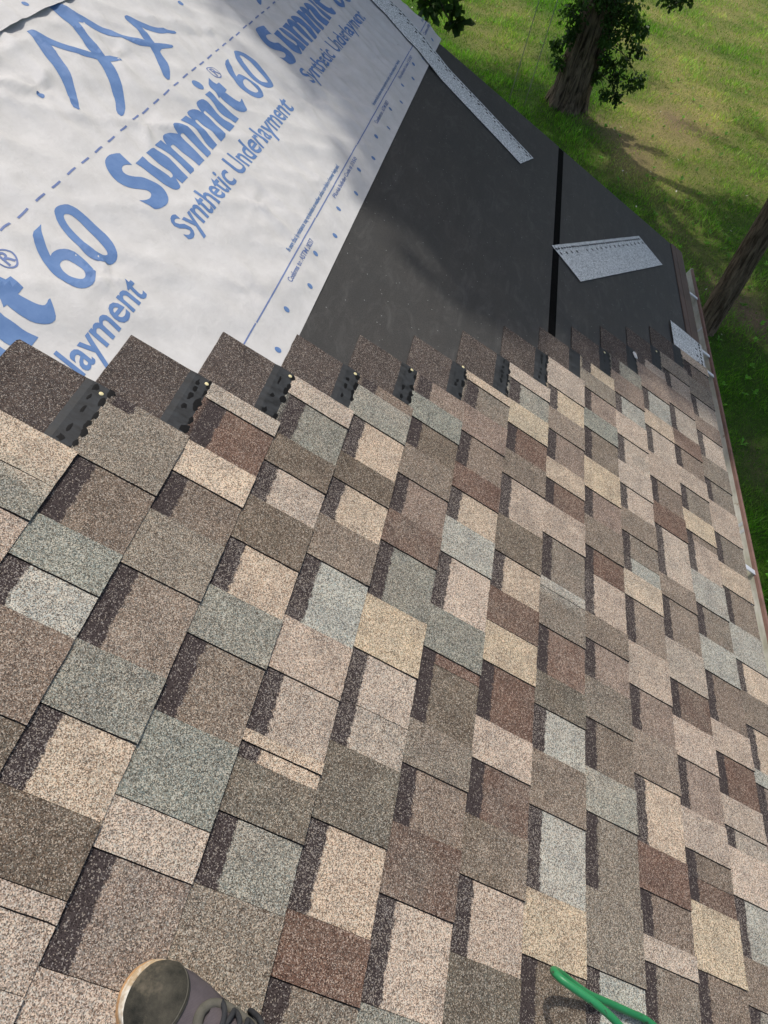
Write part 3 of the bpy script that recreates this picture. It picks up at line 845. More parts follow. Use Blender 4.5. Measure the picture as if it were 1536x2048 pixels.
PERIOD = 1.1292
def decorate(S, dv, reps, u_min, u_max, lower_only=False):
    """the roll's repeating print; dv moves it up the roof for the next sheet"""
    G = {k: rounded(v) for k, v in GLYPH.items()}
    for r in reps:
        du = PERIOD * r
        if not lower_only:
            word = [sh(G[k], du, dv) for k in ('S', 'U', 'M1', 'M2', 'I', 'ID', 'T')]
            if u_max > 1.6 + du and u_min < 2.25 + du: S.print_mesh('printed_word', word, M_INK)
            num = [sh(G[k], du + PERIOD, dv) for k in ('N6', 'N6h', 'N0', 'N0h')]
            if u_min < 2.5 + du and u_max > 2.3 + du: S.print_mesh('printed_number', num, M_INK)
            c = np.mean(np.array(GLYPH['Rg']), axis=0)
            rg = [((x - c[0]), (y - c[1])) for x, y in rounded(rounded(GLYPH['Rg']))]
            ring = [[(c[0] + x * q + du, c[1] + y * q + dv) for x, y in rg] for q in (1.0, 0.84)]
            if u_min < 2.3 + du: 
                S.print_mesh('printed_mark', ring, M_INK2)
                S.text('printed_mark', 'R', 2.268 + du, 2.293 + du, 2.141 + dv, 0.028, M_INK2, 0.02, 0.25)
            S.print_mesh('printed_logo', [sh(G['LG'], du, dv)], M_INK)
            S.text('printed_line_of_type', 'Synthetic Underlayment', 1.530 + du, 2.417 + du, 1.928 + dv, 0.060, M_INK, 0.016, 0.2)
        for q in (0, 1):
            k = du + q * PERIOD / 2
            if 1.73 + k > u_max: continue
            S.text('printed_small_type', 'Be aware that slip resistance may vary dependent on weather, surface conditions or footwear being used.', 1.730 + k, 2.296 + k, 1.7265 + dv, 0.0125, M_INK, 0.016) if q == 0 else None
        S.text('printed_small_type', 'Conforms to : ASTM D8257', 1.620 + du, 1.850 + du, 1.687 + dv, 0.0135, M_INK2, 0.018)
        S.text('printed_small_type', 'Florida Building Code # 21350', 2.119 + du, 2.411 + du, 1.691 + dv, 0.0115, M_INK2, 0.018)
    dots = []; k = 0
    u = 1.381 - 0.1405 * 4
    while u < u_max - 0.03:
        if u > u_min: dots.append(oval(u, (1.6425 if (k % 2 == 0) else 1.667) + dv + 0.004 * (u - 1.4) / 1.3, 0.0085, 0.0085))
        u += 0.1410; k += 1
    S.print_mesh('printed_pattern', dots, M_INK)
    lines = []
    u = 1.457 - PERIOD
    while u < u_max:
        a, b = max(u + 0.002, u_min), min(u + PERIOD * 0.482 - 0.002, u_max)
        if b > a: lines.append([(a, 1.7105 + dv), (b, 1.7115 + dv), (b, 1.7150 + dv), (a, 1.7140 + dv)])
        u += PERIOD * 0.482
    S.print_mesh('printed_pattern', lines, M_INK2)
    if not lower_only:
        dashes = []
        u = 1.223 - 0.0663 * 6
        while u < u_max:
            if u > u_min: dashes.append([(u - 0.018, 2.1925 + dv), (u + 0.018, 2.193 + dv), (u + 0.018, 2.1975 + dv), (u - 0.018, 2.197 + dv)])
            u += 0.0663
        S.print_mesh('printed_pattern', dashes, M_INK2)
        S.print_mesh('printed_pattern', [oval(q, 2.3575 + dv, 0.009, 0.009) for q in np.arange(1.669 - 0.844, u_max, 0.844) if q > u_min], M_INK)

G1 = 'underlayment sheets lapped up the roof'
S1 = Sheet('pale underlayment sheet printed with big blue lettering, edge along the black felt', G1, 1.6135, 2.60, FW + 0.0012, 0.0)
decorate(S1, 0.0, (-1, 0, 1, 2), 0.75, 4.06)
S2 = Sheet('underlayment sheet in the top left corner, its rumpled edge lapped over the lettered one', G1, 2.510, 3.50, FW + 0.0030, 0.7, fold=True)
decorate(S2, 0.899, (0, 1), 1.2, 4.05)
S3 = Sheet('uppermost underlayment sheet along the roof ridge, lapped over the rumpled one', G1, 3.40, 4.58, FW + 0.0085, 1.4)

def under_w(a, b):
    # height below the long strip: felt first, the sheet beyond its lower edge
    q = np.array((3.592, 1.011)) + np.array((0.356, 0.934)) * a + np.array((-0.934, 0.356)) * b
    hs = sum(sheet_h(q[0] + x, q[1] + y) for x, y in ((0, 0), (0.03, 0), (-0.03, 0), (0, 0.03), (0, -0.03))) / 5
    t = max(0, (q[0] - 3.8) / 0.27)
    return FW + 0.0012 + float(smooth(q[1], 1.52, 1.62)) * (0.0045 + hs + 0.010 * t)
o = starter('loose_starter_strip', (3.592, 1.011), (0.356, 0.934), 1.0, 0.184, None, under_w, dash_side=1)
tag(o, 'long silver grey starter shingle lying from the felt across the printed underlayment', 'roofing strip', 'loose silver starter strips')

# ------------------------------------------------------------------ nails, chip
def disc(name, u, v, w, r, h, mat, parent):
    V = []; F = []
    n = 14
    rings = [(r, 0), (r, h * 0.6), (r * 0.75, h), (0.0001, h * 1.05)]
    for rr, hh in rings:
        for i in range(n):
            a = 2 * math.pi * i / n
            V.append(W(u + rr * math.cos(a), v + rr * math.sin(a), w + hh))
    for k in range(3):
        for i in range(n):
            F.append((k * n + i, k * n + (i + 1) % n, (k + 1) * n + (i + 1) % n, (k + 1) * n + i))
    return mesh_obj(name, V, F, mat, parent, smooth_=True)
for (u, v) in ((0.983, 1.885), (1.152, 1.738), (1.317, 1.594), (1.460, 1.456), (1.612, 1.317), (1.770, 1.170), (2.412, 0.610), (2.718, 0.317)):
    disc('roofing_nail', u, v, FW + 0.0096, 0.0043, 0.0012, M_NAIL, house)
V, F = prism([(2.538, 0.440), (2.566, 0.446), (2.570, 0.458), (2.560, 0.463), (2.534, 0.452)], 0.0005, 0.0035)
o = mesh_obj('debris_chip', V, F, plain('white_chip', (0.72, 0.70, 0.66), 0.6), None, base=W(2.55, 0.45, 0.0))
tag(o, 'small white chip of debris lying on the stepped shingle ends near the eave', 'debris')

# ------------------------------------------------------------------ green hose
def catmull(P_, n=8):
    P_ = [np.array(p, float) for p in P_]
    out = []
    Q = [2 * P_[0] - P_[1]] + P_ + [2 * P_[-1] - P_[-2]]
    for i in range(1, len(Q) - 2):
        for k in range(n):
            t = k / n
            out.append(0.5 * ((2 * Q[i]) + (-Q[i - 1] + Q[i + 1]) * t + (2 * Q[i - 1] - 5 * Q[i] + 4 * Q[i + 1] - Q[i + 2]) * t * t + (-Q[i - 1] + 3 * Q[i] - 3 * Q[i + 1] + Q[i + 2]) * t ** 3))
    out.append(P_[-1]); return out
def tube(name, path, radius, mat, parent=None, base=None, nseg=14, squash=None, cap=True):
    """path in world points"""
    V = []; F = []
    prev = None
    for i, p in enumerate(path):
        t = Vector(path[min(i + 1, len(path) - 1)]) - Vector(path[max(i - 1, 0)])
        t.normalize()
        if prev is None:
            x = t.orthogonal().normalized()
        else:
            x = (prev - t * prev.dot(t)).normalized()
        prev = x
        y = t.cross(x)
        r = radius(i / (len(path) - 1)) if callable(radius) else radius
        for k in range(nseg):
            a = 2 * math.pi * k / nseg
            q = Vector(p) + x * (r * math.cos(a)) + y * (r * math.sin(a))
            V.append(tuple(q))
    n = nseg
    for i in range(len(path) - 1):
        for k in range(n):
            F.append((i * n + k, i * n + (k + 1) % n, (i + 1) * n + (k + 1) % n, (i + 1) * n + k))
    if cap:
        F.append(tuple(range(n - 1, -1, -1))); F.append(tuple(range((len(path) - 1) * n, len(path) * n)))
    return mesh_obj(name, V, F, mat, parent, base=base, smooth_=True)
def hose_material():
    k = NT('green_rubber', 0.42, 0.45)
    nz = k.noise(9, 5, 0.7)
    c = k.mix(k.remap(nz, 0.3, 0.7), (0.016, 0.185, 0.060), (0.032, 0.275, 0.100))
    mk = k.noise(38, 3, 0.8)
    c = k.mix(k.remap(mk, 0.62, 0.70, 0, 0.85), c, (0.04, 0.05, 0.03))
    k.color(c); return k.mat
HP = [(0.36, 0.35, 0.012), (0.355, 0.46, 0.012), (0.352, 0.585, 0.012), (0.356, 0.640, 0.013), (0.358, 0.690, 0.016), (0.357, 0.735, 0.024), (0.360, 0.775, 0.038), (0.360, 0.806, 0.050)]
M_HOSE = hose_material()
HP = [(0.20, 0.30, 0.011), (0.290, 0.42, 0.011), (0.3490, 0.5399, 0.011), (0.3629, 0.5828, 0.011), (0.3641, 0.6205, 0.011), (0.3638, 0.6786, 0.014), (0.3610, 0.7267, 0.022), (0.3620, 0.7719, 0.034), (0.3643, 0.8106, 0.046), (0.3617, 0.8379, 0.058), (0.3543, 0.8519, 0.072), (0.3431, 0.8483, 0.086), (0.3322, 0.8239, 0.098), (0.3208, 0.7927, 0.108), (0.3059, 0.7590, 0.113), (0.288, 0.715, 0.105), (0.262, 0.665, 0.08), (0.225, 0.61, 0.045), (0.17, 0.55, 0.018), (0.10, 0.49, 0.011), (-0.02, 0.43, 0.011), (-0.25, 0.40, 0.011), (-0.6, 0.45, 0.011)]
o = tube('air_hose', [W(*p) for p in catmull(HP, 8)], 0.0062, M_HOSE, None, base=W(0.36, 0.80, 0.0))
tag(o, 'green rubber hose with dark scuffs, bent in a tight loop on the shingles', 'hose')

# ------------------------------------------------------------------ the shoe at the bottom
shoe = empty('shoe', W(0.13, 1.33, 0.001))
tag(shoe, 'worn dark olive and purple grey lace-up shoe standing on the shingles', 'shoe')
T0 = np.array((0.173, 1.470)); TA = np.array((-0.28, -0.96)); TB = np.array((0.96, -0.28)); SCL = 0.88
def SW(a, b, c):
    q = T0 + (TA * a + TB * b) * SCL
    return W(q[0], q[1], c * SCL + 0.0015)
def interp(x, tbl):
    return float(np.interp(x, [t[0] for t in tbl], [t[1] for t in tbl]))
HW = [(0, 0.0), (0.002, 0.012), (0.006, 0.022), (0.014, 0.0335), (0.026, 0.0435), (0.042, 0.0495), (0.065, 0.0525), (0.09, 0.052), (0.12, 0.048), (0.16, 0.042), (0.20, 0.039), (0.24, 0.038), (0.275, 0.034), (0.292, 0.022), (0.30, 0.0)]
HH = [(0, 0.012), (0.01, 0.026), (0.025, 0.038), (0.05, 0.049), (0.08, 0.058), (0.11, 0.068), (0.15, 0.083), (0.19, 0.098), (0.24, 0.105), (0.285, 0.108), (0.30, 0.10)]
def hw(a): return interp(a, HW)
def hh(a): return interp(a, HH)
SOLE = 0.024
def up(a, ph, grow=0.0):
    """point on the upper: ph from 0 (far side) to pi (near side)"""
    w = hw(a) + grow; h = max(hh(a) - 0.004, 0.004) + grow
    c, s = math.cos(ph), math.sin(ph)
    return (a, w * math.copysign(abs(c) ** 0.85, c), SOLE - 0.004 + h * abs(s) ** 0.72)
def shell(name, a0, a1, p0, p1, mat, grow=0.0, na=26, npn=30, bound=None):
    V = []; F = []
    for i in range(na + 1):
        for j in range(npn + 1):
            ph = p0 + (p1 - p0) * j / npn
            lo, hi = a0, a1
            if bound: lo, hi = bound(ph)
            a = lo + (hi - lo) * i / na
            g = grow + 0.0006 * mnoise.noise(Vector((a * 60, ph * 6, 3)))
            if i in (0, na): g -= 0.0012
            V.append(SW(*up(a, ph, g)))
    n = npn + 1
    for i in range(na):
        for j in range(npn):
            q = i * n + j; F.append((q, q + n, q + n + 1, q + 1))
    return mesh_obj(name, V, F, mat, shoe, smooth_=True)
def fabric(name, c, c2, weave=0, rough=0.9, dirt=0.5):
    k = NT(name, rough, 0.2)
    lo = k.noise(28, 5, 0.7); fi = k.noise(900, 2, 0.6)
    x = k.mix(k.remap(lo, 0.3, 0.7), c, c2)
    if weave:
        wv = k.n('ShaderNodeTexWave'); wv.inputs['Scale'].default_value = 230; wv.inputs['Distortion'].default_value = 0.4
        k.l(k.coords(), wv.inputs['Vector'])
        x = k.mix(k.math('MULTIPLY', wv.outputs['Fac'], 0.35), x, tuple(q * 0.45 for q in c))
    dst = k.noise(13, 5, 0.75)
    x = k.mix(k.remap(dst, 0.55, 0.75, 0, dirt), x, (0.20, 0.17, 0.12))
    k.color(x); k.bump(fi, 0.6, 0.0012)
    return k.mat
M_SUEDE = fabric('olive_suede', (0.018, 0.019, 0.016), (0.085, 0.078, 0.060), 0, 0.95, 0.75)
M_MESH = fabric('purple_grey_mesh', (0.085, 0.074, 0.080), (0.13, 0.112, 0.118), 1, 0.9, 0.2)
M_EYE = fabric('worn_olive_trim', (0.080, 0.078, 0.062), (0.16, 0.15, 0.125), 0, 0.9, 0.6)
M_LACE = fabric('dark_lace', (0.022, 0.024, 0.028), (0.045, 0.047, 0.050), 0, 0.9, 0.1)
def sole_mat():
    k = NT('stained_midsole', 0.6, 0.35)
    nz = k.noise(26, 4, 0.7)
    k.color(k.mix(k.remap(nz, 0.45, 0.6), (0.86, 0.82, 0.70), (0.50, 0.37, 0.22)))
    return k.mat
M_MID = sole_mat()
M_GUM = plain('gum_outsole', (0.42, 0.25, 0.12), 0.6, 0.35, 0.25, 60)
def slab(name, c0, c1, grow, mat, bulge=0.001, a_max=0.302):
    V = []; F = []
    out = []
    st = [0, 0.0008, 0.002, 0.004, 0.008, 0.014, 0.02, 0.03, 0.042, 0.055, 0.07, 0.09, 0.12, 0.15, 0.18, 0.21, 0.24, 0.26, 0.275, 0.285, 0.292, 0.297, 0.30]
    for a in st: out.append((a, hw(a)))
    ring = [(a - grow * max(0, 1 - a / 0.03) + grow * max(0, (a - 0.27) / 0.03), b + grow * (1 if b > 0 else 0)) for a, b in out] + [(a - grow * max(0, 1 - a / 0.03) + grow * max(0, (a - 0.27) / 0.03), -b - grow) for a, b in out[-2:0:-1]]
    levels = [(c0, 0), ((c0 + c1) / 2, bulge), (c1, 0), (c1 + 0.0005, -0.004)]
    m_ = len(ring)
    for c, g in levels:
        for a, b in ring:
            s = 1 + g / 0.05
            toe = 0.010 * max(0, 1 - a / 0.06) ** 2      # toe spring
            V.append(SW(0.14 + (a - 0.14) * (1 + g / 0.15), b * s, c + toe))
    for k in range(len(levels) - 1):
        for i in range(m_):
            F.append((k * m_ + i, k * m_ + (i + 1) % m_, (k + 1) * m_ + (i + 1) % m_, (k + 1) * m_ + i))
    F.append(tuple(range(m_ - 1, -1, -1))); F.append(tuple(range(3 * m_, 4 * m_)))
    return mesh_obj(name, V, F, mat, shoe, smooth_=False)
slab('outsole', 0.0, 0.0075, 0.0034, M_GUM)
slab('midsole', 0.0078, 0.023, 0.0026, M_MID, 0.0012)
# toe cap runs back further on the near side; the mesh vamp starts behind its stitched edge
def cap_edge(ph): return 0.040 + 0.020 * math.sin(ph) ** 2 + 0.020 * (ph / math.pi)
shell('upper', 0.03, 0.30, 0.0, math.pi, M_MESH, 0.0, 70, 40, bound=lambda ph: (0.03, 0.30))
shell('toe_cap', 0, 0, 0.0, math.pi, M_SUEDE, 0.0022, 26, 40, bound=lambda ph: (0.0005, cap_edge(ph)))
# side panels of suede
shell('side_panel', 0, 0, 0.0, 0.75, M_SUEDE, 0.0018, 30, 12, bound=lambda ph: (0.105 + 0.04 * ph, 0.295))
shell('side_panel', 0, 0, math.pi - 0.75, math.pi, M_SUEDE, 0.0018, 30, 12, bound=lambda ph: (0.085 + 0.04 * (math.pi - ph), 0.295))
def on(a, b, lift=0.0):
    w = hw(a); c = max(-0.98, min(0.98, b / w))
    ph = math.acos(math.copysign(abs(c) ** (1 / 0.85), c))
    x = up(a, ph, lift)
    return SW(*x)
# stitching behind the toe cap
for d in (0.0005, -0.0035):
    pts = [SW(*up(cap_edge(ph) + d, ph, 0.0022 if d < 0 else 0.0008)) for ph in np.linspace(0.05, math.pi - 0.05, 50)]
    tube('stitching', pts, 0.0006, M_LACE if d > 0 else M_EYE, shoe, nseg=6)
# eyestay, a padded arch around the lacing
arch = [(0.235, 0.024), (0.20, 0.026), (0.165, 0.027), (0.135, 0.027), (0.112, 0.025), (0.098, 0.018), (0.091, 0.006), (0.092, -0.006), (0.100, -0.018), (0.115, -0.025), (0.14, -0.028), (0.17, -0.028), (0.20, -0.027), (0.235, -0.024)]
path = [on(a, b + 0.006, 0.0005) for a, b in catmull(arch, 5)]
tube('eyestay', path, 0.0062, M_EYE, shoe, nseg=12)
V = []; F = []
for i in range(15):
    for j in range(9):
        a = 0.098 + 0.14 * i / 14; b = 0.006 + (-0.02 + 0.04 * j / 8)
        V.append(on(a, b, 0.002 + 0.004 * math.sin(math.pi * j / 8)))
for i in range(14):
    for j in range(8):
        q = i * 9 + j; F.append((q, q + 9, q + 10, q + 1))
mesh_obj('tongue', V, F, M_MESH, shoe, smooth_=True)
def lace(pts, r=0.0033, nm='lace'):
    tube(nm, [on(a, b, l) for a, b, l in catmull(pts, 6)], r, M_LACE, shoe, nseg=8)
for a in (0.112, 0.134, 0.156, 0.178, 0.20):
    lace([(a - 0.004, 0.033, 0.003), (a + 0.002, 0.018, 0.010), (a + 0.006, 0.002, 0.012), (a + 0.010, -0.012, 0.010), (a + 0.016, -0.024, 0.003)])
    lace([(a - 0.004, -0.024, 0.003), (a + 0.004, -0.008, 0.0075), (a + 0.009, 0.006, 0.008), (a + 0.012, 0.020, 0.008), (a + 0.016, 0.033, 0.003)])
# one loop of lace hangs over the far side
lp = [(0.168, 0.012, 0.085), (0.166, 0.030, 0.095), (0.162, 0.042, 0.080), (0.158, 0.050, 0.058), (0.160, 0.055, 0.038), (0.170, 0.055, 0.026), (0.180, 0.050, 0.036), (0.184, 0.040, 0.060), (0.180, 0.026, 0.088)]
tube('lace', [SW(a, b, c + 0.012) for a, b, c in catmull(lp, 6)], 0.0034, M_LACE, shoe, nseg=8)
# collar, ankle opening and sock
col = [(0.205, 0.0), (0.215, 0.028), (0.245, 0.036), (0.28, 0.028), (0.292, 0.0), (0.28, -0.028), (0.245, -0.036), (0.215, -0.028), (0.205, 0.0)]
tube('collar', [SW(a, b, 0.118) for a, b in catmull(col, 5)], 0.008, M_SUEDE, shoe, nseg=10)
V = []; F = []
for k, (c, s) in enumerate(((0.09, 0.95), (0.13, 0.95), (0.16, 0.9), (0.20, 0.88))):
    for i in range(20):
        t = 2 * math.pi * i / 20
        V.append(SW(0.25 + 0.042 * s * math.cos(t), 0.034 * s * math.sin(t), c))
for k in range(3):
    for i in range(20): F.append((k * 20 + i, k * 20 + (i + 1) % 20, (k + 1) * 20 + (i + 1) % 20, (k + 1) * 20 + i))
F.append(tuple(range(60, 80)))
mesh_obj('sock', V, F, M_LACE, shoe, smooth_=True)

# ------------------------------------------------------------------ lawn
def blob(x, y, cx, cy, rx, ry): return math.exp(-(((x - cx) / rx) ** 2 + ((y - cy) / ry) ** 2))
def lawn(x, y):
    """(dryness, bare soil) at a ground point"""
    nz = n2(x * 0.45, y * 0.45, 11) + 0.5 * n2(x * 1.3, y * 1.3, 12) + 0.25 * n2(x * 4, y * 4, 13)
    t = float(smooth(x, 12.2, 14.2)) * float(smooth(-y, 0.75, 1.5))
    d = 0.46 * t + 0.75 * blob(x, y, 14.6, -1.8, 1.7, 0.9) + 0.4 * blob(x, y, 17.5, -2.9, 2.2, 0.9) + 0.5 * blob(x, y, 19.5, 1.3, 3.0, 1.3) + 0.35 * blob(x, y, 11.6, -2.2, 1.2, 0.5)
    d += 0.30 * blob(x, y, 10.4, -2.75, 0.8, 0.5)
    d = min(max(d + 0.9 * nz * (0.15 + d), 0), 1)
    s = 0.75 * blob(x, y, 14.4, -1.5, 0.9, 0.5) + 0.7 * blob(x, y, 9.7, -2.55, 0.7, 0.4) + 0.55 * blob(x, y, 9.2, -2.95, 0.5, 0.3) + 0.5 * blob(x, y, 15.3, -0.6, 0.6, 0.5) + 0.55 * blob(x, y, 16.3, -2.5, 1.0, 0.5) + 0.45 * blob(x, y, 6.4, -2.45, 0.45, 0.2) + 0.35 * blob(x, y, 11.3, -1.9, 0.7, 0.3)
    s = min(max(s * (1 + 1.2 * nz) , 0), 1)
    return d, s
def gh(x, y): return 0.05 * n2(x * 0.35, y * 0.35, 21) + 0.02 * n2(x * 1.5, y * 1.5, 22)
xs = np.concatenate([np.arange(-120, -8, 14), np.arange(-8, 3, 1.0), np.arange(3, 14, 0.11), np.arange(14, 36, 0.22), np.arange(36, 60, 3), np.arange(60, 261, 20)])
ys = np.concatenate([np.arange(-160, -20, 14), np.arange(-20, -7, 1.0), np.arange(-7, 3.5, 0.13), np.arange(3.5, 14, 1.0), np.arange(14, 161, 14)])
V = []; C = []
for x in xs:
    for y in ys:
        V.append((x, y, gh(x, y)))
        d, s = lawn(x, y)
        c = np.array((0.045, 0.125, 0.006)) * (1 - d) + np.array((0.34, 0.305, 0.11)) * d
        c = c * (1 - s) + np.array((0.23, 0.165, 0.105)) * s
        C.append(c)
n = len(ys)
F = [(i * n + j, (i + 1) * n + j, (i + 1) * n + j + 1, i * n + j + 1) for i in range(len(xs) - 1) for j in range(n - 1)]
k = NT('lawn_ground', 0.95, 0.15)
nz = k.noise(14, 5, 0.75); nf = k.noise(60, 3, 0.7)
c = k.mix(1.0, k.attr('tint'), k.mix(k.remap(nz, 0.3, 0.7), (0.6, 0.6, 0.6), (1.3, 1.25, 1.2)), 'MULTIPLY')
c = k.mix(k.remap(nf, 0.3, 0.7, 0, 0.5), c, (0.05, 0.05, 0.02))
k.color(c); k.bump(nf, 0.8, 0.03)
o = mesh_obj('ground', V, F, k.mat, None, colors=C, smooth_=True)
tag(o, kind='structure')

def leafy(name, rough=0.6, trans=0.25):
    k = NT(name, rough, 0.3)
    k.color(k.attr('tint'))
    tr = k.n('ShaderNodeBsdfTranslucent')
    k.l(k.mix(1.0, k.attr('tint'), (1.25, 1.35, 0.7), 'MULTIPLY'), tr.inputs[0])
    mx = k.n('ShaderNodeMixShader'); mx.inputs[0].default_value = trans
    k.l(k.b.outputs[0], mx.inputs[1]); k.l(tr.outputs[0], mx.inputs[2])
    k.l(mx.outputs[0], k.t.nodes['Material Output'].inputs[0])
    return k.mat
M_GRASS = leafy('grass_blades', 0.65, 0.3)
rng = np.random.default_rng(5)
N = 420000
d = np.exp(rng.uniform(math.log(4.6), math.log(38), N))
th = rng.uniform(-0.95, 0.22, N)
X = d * np.cos(th); Y = CAM[1] + d * np.sin(th)
lin_d = np.zeros(N); lin_s = np.zeros(N); z0 = np.zeros(N)
# lawn() sampled on a grid, then read off
gx = np.arange(0, 39, 0.15); gy = np.arange(-36, 12, 0.15)
LD = np.zeros((len(gx), len(gy), 4))
for i, x in enumerate(gx):
    for j, y in enumerate(gy):
        if y < CAM[1] + 0.25 * x + 0.5 and y > CAM[1] - 1.5 * x - 1:
            a, b = lawn(x, y); LD[i, j] = (a, b, gh(x, y), 0.75 + 1.3 * n2(x * 1.4, y * 1.4, 31) + 0.6 * n2(x * 4, y * 4, 32))
ii = np.clip(((X - gx[0]) / 0.15 + 0.5).astype(int), 0, len(gx) - 1); jj = np.clip(((Y - gy[0]) / 0.15 + 0.5).astype(int), 0, len(gy) - 1)
q = LD[ii, jj]; DR, SO, Z0 = q[:, 0], q[:, 1], q[:, 2]
keep = (rng.random(N) > SO * 0.9) & (rng.random(N) > DR * 0.25) & ((X > 3.9) | (Y < -0.2)) & ~((X < 4) & (Y > -0.1))
keep &= np.hypot(X - 15.4, Y + 0.27) > 0.36
keep &= np.hypot(X - 8.72, Y + 2.15) > 0.15
X, Y, d, DR, SO, Z0 = X[keep], Y[keep], d[keep], DR[keep], SO[keep], Z0[keep]
n = len(X)
tall = np.clip(q[:, 3][keep], 0.35, 1.5)
hgt = rng.uniform(0.035, 0.085, n) * (1 - 0.45 * DR) * tall * np.clip(d / 11, 0.85, 1.9)
wid = rng.uniform(0.0024, 0.0048, n) * np.clip(d / 8, 0.9, 3.2)
an = rng.uniform(0, 2 * np.pi, n); lean = rng.uniform(0.2, 1.1, n) * hgt; la = rng.uniform(0, 2 * np.pi, n)
dx, dy = np.cos(an) * wid, np.sin(an) * wid
Vv = np.zeros((n, 3, 3), dtype=np.float32)
Vv[:, 0] = np.stack([X - dx, Y - dy, Z0 - 0.005], 1)
Vv[:, 1] = np.stack([X + dx, Y + dy, Z0 - 0.005], 1)
Vv[:, 2] = np.stack([X + np.cos(la) * lean, Y + np.sin(la) * lean, Z0 + hgt], 1)
green = np.array((0.065, 0.215, 0.008)); green2 = np.array((0.160, 0.420, 0.015)); dry = np.array((0.44, 0.62, 0.13)); tan = np.array((0.68, 0.52, 0.28))
a = rng.random((n, 1)); b = rng.random((n, 1))
cc = green * (1 - a) + green2 * a
dd = dry * (1 - b) + tan * b
mixd = np.clip(DR[:, None] * 0.9 + (rng.random((n, 1)) - 0.5) * 0.55, 0, 1)
cc = cc * (1 - mixd) + dd * mixd
cc *= rng.uniform(0.55, 1.25, (n, 1)) * np.clip(0.62 + 0.5 * tall[:, None], 0.5, 1.45)
o = fast_mesh('grass', Vv, 3, M_GRASS, None, np.repeat(cc, 3, axis=0))
tag(o, kind='stuff')
# broad-leaved weeds among the grass
nw = 700
d = np.exp(rng.uniform(math.log(5), math.log(22), nw)); th = rng.uniform(-0.85, 0.12, nw)
X = d * np.cos(th); Y = CAM[1] + d * np.sin(th)
ok = (X > 4.4) | (Y < -0.7)
X, Y, d = X[ok], Y[ok], d[ok]
VV = []; CC = []
for x, y, dd_ in zip(X, Y, d):
    h0 = gh(x, y)
    col = np.array((0.11, 0.28, 0.03)) * rng.uniform(0.8, 1.8)
    for q in range(rng.integers(5, 10)):
        a = rng.uniform(0, 2 * math.pi); L = rng.uniform(0.025, 0.07); wd = L * rng.uniform(0.14, 0.3); e = rng.uniform(0.2, 1.0)
        c_, s_ = math.cos(a), math.sin(a)
        tip = (x + c_ * L, y + s_ * L, h0 + 0.03 + L * e * 0.7); mid = (x + c_ * L * 0.5, y + s_ * L * 0.5, h0 + 0.03 + L * e * 0.6)
        VV += [(x, y, h0 + 0.01), (mid[0] - s_ * wd, mid[1] + c_ * wd, mid[2]), tip, (mid[0] + s_ * wd, mid[1] - c_ * wd, mid[2])]
        CC += [col * rng.uniform(0.8, 1.2)] * 4
o = fast_mesh('weeds', np.array(VV), 4, M_GRASS, None, np.array(CC))
tag(o, kind='stuff')

# fallen leaves and twigs as pale flecks
nw = 260
d = np.exp(rng.uniform(math.log(5), math.log(26), nw)); th = rng.uniform(-0.8, 0.12, nw)
X = d * np.cos(th); Y = CAM[1] + d * np.sin(th)
ok = (X > 4.4) | (Y < -0.7)
VV = []; CC = []
for x, y in zip(X[ok], Y[ok]):
    a = rng.uniform(0, 6.28); L = rng.uniform(0.010, 0.032); wd = L * rng.uniform(0.2, 0.6); z_ = gh(x, y) + rng.uniform(0.03, 0.07)
    c_, s_ = math.cos(a) * L, math.sin(a) * L
    VV += [(x - c_, y - s_, z_), (x + s_ * wd / L, y - c_ * wd / L, z_ + 0.006), (x + c_, y + s_, z_ + rng.uniform(0, 0.02)), (x - s_ * wd / L, y + c_ * wd / L, z_ + 0.004)]
    CC += [np.array((0.62, 0.60, 0.48)) * rng.uniform(0.5, 1.2)] * 4
o = fast_mesh('fallen_leaves', np.array(VV), 4, plain('pale_fleck', (0.6, 0.58, 0.46), 0.7), None, np.array(CC))
tag(o, kind='stuff')

# ------------------------------------------------------------------ trees
def bark(name, c1, c2, sc=1.0):
    k = NT(name, 0.95, 0.1)
    r_ = k.noise(16 * sc, 5, 0.7, k.scaled((1, 1, 0.16)), 0.6)
    moss = k.noise(3.5, 4, 0.7)
    c = k.mix(k.remap(r_, 0.38, 0.62), c1, c2)
    c = k.mix(k.remap(moss, 0.55, 0.75, 0, 0.4), c, (0.10, 0.11, 0.055))
    k.color(c); k.bump(r_, 1.0, 0.07)
    return k.mat
M_LEAF = leafy('oak_leaves', 0.5, 0.3)

